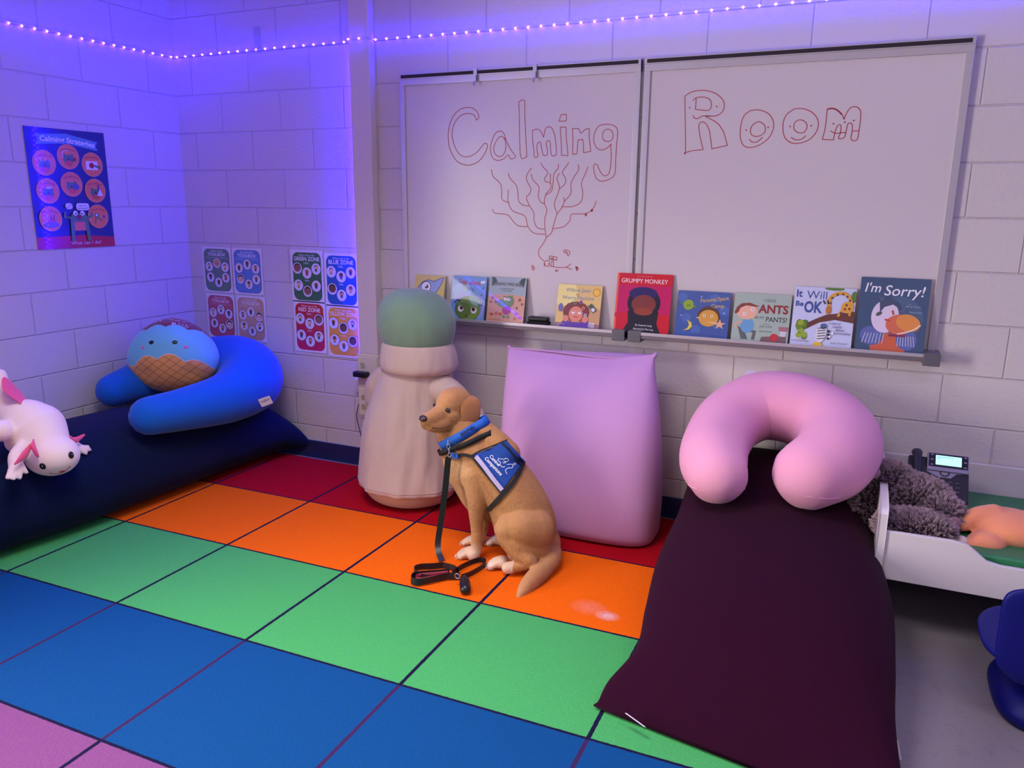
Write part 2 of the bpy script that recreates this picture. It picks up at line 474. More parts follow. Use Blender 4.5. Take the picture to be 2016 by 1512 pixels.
cord(lc_, [(1.19, -0.02, 0.45), (1.188, -0.02, 0.392), (1.16, -0.02, 0.302), (1.171, -0.02, 0.236), (1.189, -0.02, 0.173), (1.22, -0.02, 0.107), (1.24, -0.03, 0.089)], 0.002)

# ------------------------------------------------------------------ string lights along the walls
ml = mat('led_bulb', (220, 220, 235), 0.4, emit=LED_COLOR, es=LED_STRENGTH)
mtape = mat('led_tape', (205, 205, 215), 0.5)
ZL = 2.224
sl = empty('string_lights', (0, 0, ZL), 'glowing blue-violet string lights running along the upper walls', 'string lights')
def bulb(p, nrm):
    nrm = Vector(nrm); p = Vector(p); t = Vector((0, 0, 1)) if abs(nrm.z) < .5 else Vector((1, 0, 0)); s = nrm.cross(t)
    r = 0.0060
    V = [p + nrm * 0.011, p + t * r, p + s * r, p - t * r, p - s * r, p - nrm * 0.001]
    return V, [(0, 1, 2), (0, 2, 3), (0, 3, 4), (0, 4, 1), (5, 2, 1), (5, 3, 2), (5, 4, 3), (5, 1, 4)]
def sag(s): return 0.004 * math.sin(s * 2.1) - 0.002
tp = G(); path = []
pts_in = []; pts_out = []
y = -0.03
while y > -6.9:
    p = (0.010, y, sag(y)); (pts_in if y > -1.15 else pts_out).append((p, (1, 0, 0))); y -= 0.0612
x = 0.035
while x < 7.15:
    if 1.212 < x < 1.34: p, nr = (x, -0.062, sag(x)), (0, -1, 0)
    else: p, nr = (x, -0.010, sag(x)), (0, -1, 0)
    (pts_in if x < 3.6 else pts_out).append((p, nr)); x += 0.0625
z = 0.68 - ZL
while z < -0.03:      # the lead down to the controller carries bulbs facing the corner
    pts_out.append(((1.2125, -0.012, z), (-1, 0, 0))); pts_out.append(((1.2125, -0.030, z + 0.015), (-1, 0, 0))); z += 0.030
y = -0.05
while y > -6.9: pts_out.append(((RX - 0.010, y, 0), (-1, 0, 0))); y -= 0.0625
pts_in = pts_in[:99] if len(pts_in) > 99 else pts_in
for p, nr in pts_in:
    V, F = bulb(p, nr); mk('bulb', V, F, ml, sl, smooth=False)
g = G()
for p, nr in pts_out: g.merge(bulb(p, nr))
o = g.build('bulb', ml, sl); o['kind'] = 'stuff'
g = G()
def tape(a, b, nr):
    a, b = Vector(a), Vector(b); g.merge(ribbon([tuple(a), tuple((a + b) / 2), tuple(b)], 0.007, 0.0006, n=6, wdir=[(0, 0, 1)] * 3 if abs((b - a).normalized().z) < .5 else [(0, 1, 0)] * 3))
tape((0.009, -6.9, 0), (0.009, -0.01, 0), 0); tape((0.01, -0.009, 0), (1.212, -0.009, 0), 0)
tape((1.213, -0.009, 0), (1.213, -0.06, 0), 0); tape((1.213, -0.0605, 0), (1.338, -0.0605, 0), 0); tape((1.3385, -0.06, 0), (1.3385, -0.009, 0), 0)
tape((1.339, -0.009, 0), (7.15, -0.009, 0), 0); tape((1.2165, -0.012, 0.70 - ZL), (1.2165, -0.012, 0), 0)
g.build('light_tape', mtape, sl)
hk = empty('adhesive_hook', (0.605, 0, 2.255), 'clear adhesive hook holding the string lights on the back wall', 'hook')
mh = mat('clear_plastic', (225, 225, 235), 0.15); mh.node_tree.nodes['Principled BSDF'].inputs['Alpha'].default_value = 0.55
g = G(); g.box(-0.022, -0.004, -0.045, 0.022, 0, 0.085); g.build('hook_plate', mh, hk, bevel=0.003)
g = G(); g.merge(tube([(0, -0.005, -0.01, 0.004), (0, -0.012, -0.035, 0.004), (0, -0.024, -0.042, 0.004), (0, -0.026, -0.025, 0.003)], n=5, segs=8)); g.build('hook_arm', mh, hk, smooth=True)

# ------------------------------------------------------------------ whiteboards
mwb = mat('whiteboard_enamel', (212, 205, 208), 0.25, spec=0.5)
malu = mat('aluminium', (196, 192, 198), 0.38, metal=0.55); mcork = mat('dark_cork_strip', (44, 36, 44), 0.8); mgrey = mat('grey_end_cap', (96, 94, 100), 0.45)
mink = mat('red_marker_ink', (176, 30, 62), 0.5)
def whiteboard(x0, x1, label, draw, capL, capR):
    zb, zt = 0.845, 2.052; w = x1 - x0
    t = empty('whiteboard', (x0, 0, zb), label, 'whiteboard', 'wall mounted whiteboards over the book tray')
    g = G(); g.box(0.02, -0.014, 0.02, w - 0.02, -0.002, zt - zb - 0.02); g.build('panel', mwb, t)
    g = G(); g.box(0, -0.022, 0, 0.028, 0, zt - zb); g.box(w - 0.028, -0.022, 0, w, 0, zt - zb)
    g.box(0, -0.0225, zt - zb - 0.052, w, 0, zt - zb - 0.02); g.box(0, -0.021, 0, w, 0, 0.03); g.build('frame', malu, t, bevel=0.0015)
    g = G(); g.box(0, -0.026, zt - zb - 0.024, w, 0, zt - zb + 0.002); r = g.build('map_rail', malu, t, bevel=0.0015)
    g = G(); g.box(0.012, -0.0272, zt - zb - 0.019, w - 0.012, -0.0255, zt - zb - 0.004); g.build('cork_strip', mcork, r)
    g = G(); g.box(0.0, -0.100, 0.036, w, -0.020, 0.040); g.box(0, -0.104, 0.032, w, -0.098, 0.046); g.build('tray', malu, t, bevel=0.001)
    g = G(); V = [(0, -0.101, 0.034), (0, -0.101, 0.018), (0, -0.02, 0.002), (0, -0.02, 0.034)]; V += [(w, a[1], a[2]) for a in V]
    g.add(V, [(0, 3, 2, 1), (4, 5, 6, 7), (0, 1, 5, 4), (1, 2, 6, 5), (2, 3, 7, 6), (3, 0, 4, 7)]); g.build('tray_underside', mat('tray_underside_grey', (118, 110, 118), 0.5, metal=0.3), t)  # sloping face below the tray, in a darker grey
    for side, cx in (('l', capL), ('r', capR)):
        if cx is None: continue
        g = G(); g.box(cx - 0.03, -0.107, 0.0, cx + 0.03, -0.002, 0.050); g.build('tray_end_cap', mgrey, t, bevel=0.003)
    g = G()
    for st in draw:
        P = [(p[0] / 1000.0 - x0, -0.0146, p[1] / 1000.0 - zb) for p in st]
        if len(P) == 1:
            g.merge(tube([(P[0][0], -0.0146, P[0][2], 0.0032), (P[0][0], -0.0150, P[0][2], 0.0032)], n=1, segs=8, ends=False)); continue
        g.merge(ribbon(P, 0.0036, 0.00025, n=4, wdir=None) if False else flat_stroke(P, 0.0031))
    g.build('marker_drawing', mink, t)
    return t
def flat_stroke(P, w):
    S = catmull(P, 4); V = []; F = []
    for i, p in enumerate(S):
        a, b = S[max(i-1, 0)], S[min(i+1, len(S)-1)]; dx, dz = b[0]-a[0], b[2]-a[2]; L = math.hypot(dx, dz) or 1
        nx, nz = -dz / L * w / 2, dx / L * w / 2
        V += [(p[0] + nx, p[1], p[2] + nz), (p[0] - nx, p[1], p[2] - nz)]
    for i in range(len(S) - 1): F.append((2*i, 2*i+1, 2*i+3, 2*i+2))
    return V, F
DRAW_LEFT = [[(1913,1836),(1914,1849),(1902,1870),(1879,1885),(1850,1888),(1817,1881),(1784,1858),(1760,1818),(1749,1770),(1754,1713),(1773,1672),(1797,1643),(1830,1628),(1868,1625),(1906,1637),(1934,1661),(1955,1693),(1960,1713),(1953,1723),(1939,1719),(1920,1698),(1897,1678),(1869,1666),(1835,1664),(1807,1679),(1785,1712),(1772,1753),(1772,1786),(1784,1818),(1808,1845),(1836,1858),(1864,1860),(1888,1853),(1897,1842),(1902,1830),(1913,1836)],
 [(2052,1739),(2049,1759),(2034,1775),(2017,1775),(1999,1764),(1983,1732),(1976,1697),(1983,1664),(2000,1648),(2023,1645),(2046,1651),(2059,1663),(2071,1667),(2082,1651),(2106,1659),(2082,1691),(2065,1719),(2052,1747)],
 [(2037,1753),(2019,1747),(1999,1720),(1993,1692),(2004,1670),(2023,1662),(2041,1668),(2054,1691),(2056,1715),(2049,1739),(2037,1753)],
 [(2122,1904),(2148,1907),(2151,1845),(2157,1744),(2164,1658)],
 [(2164,1658),(2134,1656),(2126,1745),(2123,1846),(2120,1900),(2122,1904)],
 [(2190,1774),(2207,1779),(2223,1777),(2236,1762),(2245,1744),(2249,1761),(2256,1782),(2270,1789),(2287,1780),(2301,1748),(2308,1702),(2310,1665)],
 [(2310,1665),(2288,1662),(2281,1695),(2278,1722),(2267,1728),(2259,1715),(2266,1687),(2267,1666)],
 [(2267,1666),(2247,1664),(2237,1696),(2232,1719),(2222,1723),(2213,1704),(2220,1659)],
 [(2220,1659),(2203,1656),(2198,1689),(2191,1736),(2190,1774)],
 [(2329,1839),(2355,1840)],
 [(2355,1840),(2355,1811)],
 [(2355,1811),(2319,1811)],
 [(2319,1811),(2325,1828),(2329,1839)],
 [(2326,1785),(2354,1785)],
 [(2354,1785),(2357,1739),(2367,1661)],
 [(2367,1661),(2336,1663)],
 [(2336,1663),(2332,1725),(2326,1785)],
 [(2385,1778),(2415,1777)],
 [(2415,1777),(2426,1757),(2444,1771),(2465,1776)],
 [(2465,1776),(2466,1737),(2475,1678)],
 [(2475,1678),(2441,1672)],
 [(2441,1672),(2439,1707),(2435,1730)],
 [(2435,1730),(2414,1728)],
 [(2414,1728),(2411,1700),(2410,1668)],
 [(2410,1668),(2389,1666)],
 [(2389,1666),(2389,1724),(2385,1778)],
 [(2569,1708),(2550,1690),(2521,1683),(2498,1698),(2487,1729),(2494,1766),(2514,1787),(2550,1791),(2583,1782),(2596,1760),(2594,1704),(2592,1644),(2591,1580),(2567,1557),(2530,1548),(2505,1561),(2493,1592),(2492,1619),(2507,1619),(2521,1592),(2542,1571),(2562,1580),(2569,1607),(2571,1660),(2567,1697),(2569,1708)],
 [(2577,1743),(2574,1730),(2565,1721),(2553,1718),(2540,1721),(2530,1731),(2527,1744),(2529,1757),(2538,1767),(2551,1770),(2564,1766),(2573,1756),(2577,1743)],
 [(2234,1632),(2248,1610),(2270,1587),(2255,1562),(2258,1548),(2284,1539),(2285,1515),(2263,1491),(2255,1451),(2269,1419),(2257,1375)],
 [(2321,1626),(2320,1605),(2301,1582),(2296,1531),(2289,1503),(2263,1487)],
 [(2283,1582),(2284,1539)],
 [(2373,1632),(2356,1609),(2341,1587),(2357,1562),(2354,1535),(2328,1513)],
 [(2327,1584),(2316,1562),(2325,1535),(2328,1511),(2308,1459),(2307,1435),(2321,1402)],
 [(2417,1622),(2420,1600),(2400,1569),(2385,1538),(2385,1495),(2353,1456)],
 [(2463,1611),(2454,1585),(2435,1538),(2443,1499),(2435,1456),(2395,1436),(2343,1434)],
 [(2351,1477),(2353,1452),(2335,1420),(2318,1396),(2303,1347),(2294,1315),(2267,1292)],
 [(2189,1609),(2168,1583),(2164,1555),(2186,1515),(2179,1491),(2164,1474),(2180,1438),(2203,1406),(2205,1370),(2222,1337),(2259,1330)],
 [(2186,1582),(2196,1555),(2227,1523),(2224,1483),(2237,1455),(2257,1447)],
 [(2070,1587),(2078,1563),(2111,1531),(2120,1498),(2125,1458),(2148,1440),(2180,1436)],
 [(1981,1604),(1991,1571),(2028,1539),(2036,1506),(2038,1466),(2070,1451)],
 [(2070,1510),(2070,1458),(2094,1413),(2158,1389),(2172,1345),(2204,1312),(2263,1307)],
 [(1988,1420),(2001,1401),(2066,1394),(2094,1368),(2122,1344),(2172,1340)],
 [(2259,1375),(2260,1338),(2267,1292),(2250,1260),(2233,1235),(2233,1206),(2259,1182)],
 [(2302,1333),(2354,1344),(2384,1373),(2392,1401),(2456,1404),(2493,1426),(2509,1462)],
 [(2465,1399),(2463,1395),(2459,1395),(2457,1399),(2459,1403),(2463,1403),(2465,1399)],
 [(2463,1399),(2462,1398),(2460,1398),(2459,1399),(2460,1401),(2462,1401),(2463,1399)],
 [(2493,1419),(2491,1415),(2487,1415),(2485,1419),(2487,1423),(2491,1423),(2493,1419)],
 [(2491,1419),(2490,1418),(2488,1418),(2487,1419),(2488,1421),(2490,1421),(2491,1419)],
 [(2289,1173),(2287,1166),(2283,1160),(2276,1158),(2269,1160),(2264,1165),(2262,1172),(2263,1179),(2268,1184),(2275,1186),(2282,1185),(2287,1180),(2289,1173)],
 [(2286,1208),(2324,1203)],
 [(2324,1203),(2323,1188)],
 [(2323,1188),(2312,1191),(2286,1191)],
 [(2286,1191),(2286,1208)],
 [(2289,1197),(2307,1197)],
 [(2306,1206),(2306,1191)],
 [(2301,1191),(2296,1162)],
 [(2308,1191),(2307,1158)],
 [(2260,1176),(2261,1158)],
 [(2280,1168),(2283,1169),(2285,1173)],
 [(2289,1161),(2322,1156),(2370,1158),(2395,1175)],
 [(2370,1158),(2400,1148)],
 [(2355,1233),(2369,1238),(2385,1233),(2388,1224),(2381,1212),(2375,1216),(2375,1226),(2365,1223),(2355,1233)],
 [(2365,1228),(2370,1232),(2373,1227)],
 [(2197,1158),(2202,1159),(2210,1150),(2209,1141),(2204,1137),(2198,1145),(2197,1158)],
 [(2200,1149),(2208,1147)],
 [(2315,1142),(2322,1136),(2331,1139),(2329,1144),(2322,1144),(2321,1138)],
 [(2418,1163),(2425,1161),(2432,1155),(2424,1144),(2418,1163)],
 [(2421,1160),(2427,1155),(2424,1148)],
 [(2420,1161),(2428,1157)],
 [(2426,1158),(2423,1153)]]
DRAW_RIGHT = [[(2894,1663),(2900,1669),(2892,1784),(2884,1894)],
 [(2884,1894),(2910,1909),(2954,1914),(2998,1905),(3032,1884),(3049,1856),(3043,1825),(3015,1810),(2975,1811),(2998,1798),(3028,1780),(3052,1748),(3065,1716),(3073,1691)],
 [(3073,1691),(3010,1679)],
 [(3010,1679),(3003,1717),(2992,1760),(2973,1785),(2955,1786),(2950,1768),(2959,1725),(2974,1676)],
 [(2974,1676),(2925,1672),(2894,1663)],
 [(2918,1875),(2934,1886),(2963,1887),(2989,1876),(2996,1854),(2987,1834),(2931,1839)],
 [(2931,1839),(2932,1861),(2932,1885)],
 [(2923,1817),(2928,1806),(2943,1802),(2964,1812),(2997,1809)],
 [(2907,1847)],
 [(3019,1847)],
 [(3145,1750)],
 [(3231,1759)],
 [(3316,1760)],
 [(3396,1760)],
 [(3478,1765)],
 [(3519,1770)],
 [(3551,1775)],
 [(3156,1826),(3133,1808),(3122,1770),(3124,1721),(3139,1690),(3167,1681),(3205,1692),(3238,1719),(3252,1756),(3246,1790),(3223,1815),(3188,1828),(3156,1826)],
 [(3195,1783),(3171,1772),(3162,1748),(3171,1729),(3196,1725),(3219,1740),(3217,1767),(3195,1783)],
 [(3160,1714),(3173,1703),(3194,1704),(3213,1721)],
 [(3324,1825),(3299,1806),(3288,1772),(3296,1724),(3322,1698),(3356,1694),(3394,1708),(3418,1738),(3421,1775),(3402,1805),(3371,1823),(3341,1828),(3324,1825)],
 [(3381,1758),(3378,1745),(3370,1736),(3358,1733),(3345,1737),(3334,1746),(3330,1759),(3332,1772),(3341,1781),(3353,1784),(3366,1780),(3376,1771),(3381,1758)],
 [(3323,1718),(3341,1708),(3364,1710),(3380,1723)],
 [(3450,1822),(3469,1824),(3489,1816),(3507,1798),(3515,1780)],
 [(3515,1780),(3520,1798),(3533,1822),(3552,1826),(3568,1816),(3574,1796),(3574,1750),(3570,1703),(3548,1705),(3549,1738),(3546,1761),(3532,1765),(3527,1738),(3522,1712),(3502,1709),(3507,1732),(3506,1758),(3495,1758),(3487,1736),(3484,1704)],
 [(3484,1704),(3442,1707)],
 [(3442,1707),(3448,1741),(3450,1780),(3450,1822)],
 [(3451,1820),(3469,1822),(3488,1814),(3506,1797)],
 [(3469,1739),(3488,1729),(3510,1731),(3529,1730)],
 [(3551,1736),(3572,1736)]]
wb1 = whiteboard(1.485, 2.692, 'left whiteboard with Calming and a branching tree drawn in red marker', DRAW_LEFT, None, 1.177)
wb2 = whiteboard(2.706, 3.935, 'right whiteboard with Room written in red outline letters with smiley faces', DRAW_RIGHT, 0.03, 1.215)
for cx in (1.905 - 1.485, 2.205 - 1.485):
    g = G(); zt = 1.207
    g.box(cx - 0.009, -0.034, zt - 0.030, cx + 0.009, -0.026, zt + 0.005); g.box(cx - 0.006, -0.040, zt - 0.055, cx + 0.006, -0.030, zt - 0.026)
    g.merge(tube([(cx, -0.038, zt - 0.05, 0.003), (cx, -0.044, zt - 0.07, 0.003), (cx, -0.052, zt - 0.068, 0.003), (cx, -0.052, zt - 0.058, 0.0025)], n=4, segs=8))
    g.build('map_hook', mat('steel', (190, 190, 195), 0.3, metal=0.8), wb1, bevel=0.0)
er = empty('whiteboard_eraser', (2.262, -0.07, 0.886), 'black felt whiteboard eraser lying on the tray between two books', 'eraser')
g = G(); g.box(-0.052, -0.028, 0.0, 0.052, 0.022, 0.018); g.build('felt', mat('black_felt', (14, 14, 18), 0.9), er, bevel=0.004)
g = G(); g.box(-0.050, -0.024, 0.018, 0.050, 0.018, 0.040); g.build('grip', mblk, er, bevel=0.008, seg=3)

# ------------------------------------------------------------------ poster and zone signs
mpaper = printed('laminated_paper', 0.22, coat=0.4)
def sheet(name, x, z, w, h, label, cat, group, draw, wallside='back', tilt=0.0, base=(235, 232, 236)):
    """thin laminated sheet; its own frame: x to the right, z up, origin at the lower left"""
    t = G(); t.box(0, -0.0009, 0, w, 0.0, h, base)
    a = Art(t, w, h, 0, 0, -0.0009, 0.00008); draw(a)
    o = t.build(name, mpaper)
    if wallside == 'back': o.location = (x, -0.0035, z)
    else: o.location = (0.0035, x, z); o.rotation_euler = (0, 0, PI / 2)
    if tilt: o.rotation_euler.rotate_axis('Y', tilt)
    return tag(o, label, cat, group)
SK = [(238, 196, 160), (150, 96, 66), (206, 152, 112), (110, 70, 50)]; HR = [(40, 26, 22), (90, 50, 26), (214, 170, 90), (60, 36, 28)]; CL = [(170, 40, 50), (60, 80, 150), (60, 120, 70), (50, 50, 60), (220, 170, 60)]
def kid(a, cx, cz, r, i):
    k = i * 7 + 3
    a.ell(cx, cz + 0.030, r * 0.42, HR[k % 4]); a.ell(cx, cz + 0.018, r * 0.36, SK[(k // 2) % 4])
    a.poly([(cx - r*0.28, cz - 0.035), (cx + r*0.28, cz - 0.035), (cx + r*0.22, cz + 0.006), (cx - r*0.22, cz + 0.006)], CL[k % 5])
    a.rect(cx - r*0.2, cz - 0.052, cx - r*0.03, cz - 0.033, (40, 44, 70)); a.rect(cx + r*0.03, cz - 0.052, cx + r*0.2, cz - 0.033, (40, 44, 70))
def face(a, cx, cz, r, i):
    k = i * 5 + 1
    a.ell(cx, cz + 0.012, r * 0.78, HR[k % 4]); a.ell(cx, cz - 0.004, r * 0.66, SK[k % 4], rz=r * 0.6)
    a.ell(cx - r*0.25, cz, r*0.06, (30, 20, 20)); a.ell(cx + r*0.25, cz, r*0.06, (30, 20, 20)); a.ell(cx, cz - 0.022, r*0.14, (150, 60, 60), rz=r*0.05)
def toolbox(title, bg, edge, seed):
    def d(a):
        a.rrect(0.055, 0.035, 0.945, 0.955, 0.16, edge); a.rrect(0.068, 0.045, 0.932, 0.945, 0.15, bg)
        a.text(title, 0.5, 0.905, 0.065, (225, 225, 230), width=0.42); a.text('TOOLBOX', 0.5, 0.835, 0.095, (240, 240, 244), width=0.62, bold=0.012)
        a.text("I'm going to use these strategies to calm", 0.5, 0.765, 0.028, (225, 225, 230), width=0.76)
        for i, (x, z) in enumerate([(0.5, 0.645), (0.22, 0.565), (0.78, 0.565), (0.25, 0.33), (0.53, 0.225), (0.79, 0.335)]):
            a.ell(x, z, 0.137, (80, 84, 92)); a.ell(x, z, 0.130, (226, 222, 230)); (face if (i + seed) % 6 == 1 else kid)(a, x, z - 0.003, 0.13, i + seed)
    return d
def zone(title, bg, seed, tw):
    def d(a):
        a.rrect(0.055, 0.035, 0.945, 0.955, 0.16, bg)
        a.text('When I am in the', 0.5, 0.905, 0.05, (235, 235, 238), width=0.5); a.text(title, 0.5, 0.835, 0.105, (246, 246, 248), width=tw, bold=0.014)
        a.text('I feel...', 0.5, 0.755, 0.055, (235, 235, 238)); a.text('I am...', 0.5, 0.425, 0.055, (235, 235, 238))
        a.rect(0.07, 0.752, 0.36, 0.755, (40, 40, 50)); a.rect(0.64, 0.752, 0.93, 0.755, (40, 40, 50)); a.rect(0.07, 0.425, 0.38, 0.428, (40, 40, 50)); a.rect(0.62, 0.425, 0.93, 0.428, (40, 40, 50))
        for i, (x, z) in enumerate([(0.20, 0.65), (0.5, 0.565), (0.79, 0.65), (0.22, 0.325), (0.5, 0.215), (0.78, 0.325)]):
            a.ell(x, z, 0.15, (90, 94, 100)); a.ell(x, z, 0.143, (226, 222, 230)); (face if (i * 3 + seed) % 4 == 0 else kid)(a, x, z, 0.14, i + seed)
    return d
GT = 'laminated zone and toolbox signs on the back wall'
SW, SH = 0.216, 0.264
for x, z, ttl, bg, ed, lab, s in ((0.101, 0.922, 'GREEN ZONE', (104, 138, 112), (40, 70, 55), 'laminated green toolbox sign, upper left of the eight wall signs', 1),
        (0.327, 0.922, 'BLUE ZONE', (98, 140, 200), (40, 60, 120), 'laminated light blue toolbox sign beside the green toolbox sign', 4),
        (0.103, 0.652, 'RED ZONE', (196, 92, 100), (120, 40, 50), 'laminated pink-red toolbox sign partly behind the blue pillow', 2),
        (0.329, 0.652, 'YELLOW ZONE', (206, 166, 132), (190, 150, 118), 'laminated tan toolbox sign partly behind the blue pillow', 5)):
    sheet('wall_sign', x, z, SW, SH, lab, 'sign', GT, toolbox(ttl, bg, ed, s), tilt=0.012 * ((s * 7) % 3 - 1))
for x, z, ttl, bg, lab, s, tw in ((0.748, 0.902, 'GREEN ZONE', (54, 112, 62), 'laminated dark green sign headed Green Zone', 0, 0.80),
        (0.975, 0.892, 'BLUE ZONE', (22, 92, 168), 'laminated deep blue sign headed Blue Zone beside the raceway', 3, 0.74),
        (0.750, 0.622, 'RED ZONE', (200, 44, 44), 'laminated red sign headed Red Zone', 2, 0.68),
        (0.976, 0.612, 'YELLOW ZONE', (232, 166, 48), 'laminated orange-yellow sign headed Yellow Zone beside the raceway', 5, 0.86)):
    sheet('wall_sign', x, z, SW, SH + 0.022, lab, 'sign', GT, zone(ttl, bg, s, tw))
def poster(a):
    a.rect(0, 0, 1, 1, (24, 44, 122)); a.poly([(0, 0), (1, 0), (1, 0.085), (0.6, 0.11), (0, 0.10)], (190, 40, 56))
    a.poly([(0.12, 0.865), (0.16, 0.905), (0.12, 0.945), (0.5, 0.965), (0.90, 0.915), (0.87, 0.875), (0.90, 0.84), (0.5, 0.885)], (96, 150, 200))
    a.text('Calming Strategies', 0.52, 0.912, 0.062, (240, 240, 246), width=0.68, rot=-0.05, bold=0.02, arc=0.10)
    O = (236, 132, 76); GR = (92, 130, 84)
    cap = ['Count to 10', 'Listen to music', 'Draw a picture', 'Take deep breaths', 'Hug a stuffed animal', 'Talk to someone', 'Find a peaceful place', 'Take a time outside']
    P = [(0.20, 0.715), (0.50, 0.775), (0.80, 0.72), (0.20, 0.485), (0.50, 0.545), (0.80, 0.495), (0.19, 0.255), (0.80, 0.27)]
    for i, (x, z) in enumerate(P):
        a.ell(x, z, 0.138, (250, 170, 110), n=28); a.ell(x, z, 0.132, O, n=28)
        a.text(cap[i], x, z + 0.066, 0.026, (150, 30, 40), width=0.19, arc=1.7, bold=0.01)
        if i in (0, 1, 3, 4, 5): a.ell(x, z - 0.022, 0.066, GR, rz=0.05); a.ell(x - 0.045, z + 0.01, 0.02, GR); a.ell(x + 0.045, z + 0.01, 0.02, GR); a.ell(x, z - 0.055, 0.05, (220, 100, 60), rz=0.03); a.ell(x, z - 0.02, 0.016, (90, 24, 40), rz=0.01)
        if i == 0: a.text('1, 2, 3 ...', x - 0.01, z + 0.028, 0.04, (240, 240, 240), width=0.18)
        if i == 1: a.line([(x - 0.07, z - 0.01), (x - 0.06, z + 0.045), (x, z + 0.05)], 0.006, (240, 240, 240), 4); a.ell(x + 0.075, z - 0.02, 0.022, (170, 40, 40))
        if i == 2: a.rect(x - 0.085, z - 0.045, x + 0.07, z + 0.028, (240, 236, 240)); a.ell(x - 0.01, z - 0.008, 0.034, (180, 40, 40)); a.poly([(x + 0.1, z - 0.04), (x + 0.02, z - 0.015), (x + 0.03, z - 0.002), (x + 0.11, z - 0.012)], GR)
        if i == 3: a.ell(x + 0.02, z + 0.028, 0.04, (220, 210, 235), rz=0.014)
        if i == 4: a.ell(x + 0.05, z - 0.02, 0.045, (96, 96, 140), rz=0.035)
        if i == 5: a.poly([(x + 0.03, z + 0.05), (x + 0.045, z - 0.01), (x + 0.06, z - 0.005), (x + 0.05, z + 0.05)], (60, 50, 110)); a.poly([(x + 0.02, z - 0.045), (x + 0.1, z - 0.045), (x + 0.06, z + 0.02)], (235, 232, 240))
        if i == 6: a.ell(x, z - 0.05, 0.1, (130, 120, 210), rz=0.035); a.ell(x + 0.01, z - 0.02, 0.05, (190, 90, 80), rz=0.022); a.line([(x + 0.01, z - 0.01), (x + 0.0, z + 0.03)], 0.012, (60, 90, 70)); a.line([(x + 0.03, z - 0.01), (x + 0.05, z + 0.03)], 0.012, (60, 90, 70))
        if i == 7: a.ell(x - 0.02, z + 0.01, 0.035, GR, rz=0.028); a.line([(x - 0.03, z - 0.01), (x - 0.05, z - 0.06)], 0.018, GR); a.line([(x, z - 0.01), (x + 0.05, z - 0.04)], 0.018, GR); a.ell(x + 0.075, z, 0.016, (90, 60, 160)); a.ell(x - 0.02, z + 0.012, 0.014, (240, 240, 240))
    a.rrect(0.385, 0.335, 0.475, 0.385, 0.03, (235, 235, 245)); a.text('Arrgh!', 0.43, 0.36, 0.026, (40, 40, 80), width=0.075, rot=0.5)
    a.rrect(0.52, 0.325, 0.69, 0.385, 0.03, (235, 235, 245)); a.text('I am so', 0.605, 0.366, 0.026, (40, 40, 80), width=0.1); a.text('stressed!', 0.605, 0.343, 0.026, (40, 40, 80), width=0.13)
    a.poly([(0.42, 0.06), (0.46, 0.06), (0.47, 0.15), (0.62, 0.15), (0.63, 0.06), (0.67, 0.06), (0.66, 0.26), (0.63, 0.30), (0.46, 0.30), (0.43, 0.26)], GR)
    a.line([(0.44, 0.26), (0.36, 0.27), (0.37, 0.31)], 0.03, GR); a.line([(0.65, 0.26), (0.72, 0.28), (0.70, 0.31)], 0.03, GR)
    a.rect(0.475, 0.15, 0.615, 0.225, (232, 120, 90)); a.ell(0.50, 0.30, 0.028, (240, 240, 240)); a.ell(0.59, 0.30, 0.028, (240, 240, 240)); a.ell(0.505, 0.297, 0.01, (20, 20, 30)); a.ell(0.585, 0.297, 0.01, (20, 20, 30)); a.ell(0.545, 0.265, 0.034, (140, 30, 50), rz=0.028)
    a.text('What can I do?', 0.60, 0.045, 0.042, (236, 200, 210), width=0.40, bold=0.02)
sheet('poster', -0.940, 1.207, 0.431, 0.572, 'navy laminated Calming Strategies poster with orange circles on the left wall', 'poster', None, poster, 'left')

# ------------------------------------------------------------------ picture books on the tray
mbook = printed('book_cover_ink', 0.3, coat=0.5); mpages = mat('book_pages', (226, 218, 204), 0.8)
def book(x, w, z0, z1, th, base, spine, label, draw, roll=0.0):
    yb, yt = -0.088, -0.052 + 0.0
    h = math.hypot(z1 - z0, 0.045); lean = math.atan2(0.045, z1 - z0)
    t = empty('picture_book', (x - w / 2, -0.072, 0.8862), label, 'book', 'picture books standing on the whiteboard tray', rot=(-lean, roll, 0))
    g = G(); g.box(0, 0, 0, w, 0.0022, h, base); g.box(0, th - 0.0022, 0, w, th, h, spine); g.box(0, 0, 0, 0.0025, th, h, spine)
    a = Art(g, w, h, 0, 0, 0.0, 0.00010); draw(a)
    g.build('cover', mbook, t)
    g = G(); g.box(0.003, 0.0024, 0.003, w - 0.004, th - 0.0024, h - 0.004); g.build('pages', mpages, t)
    return t
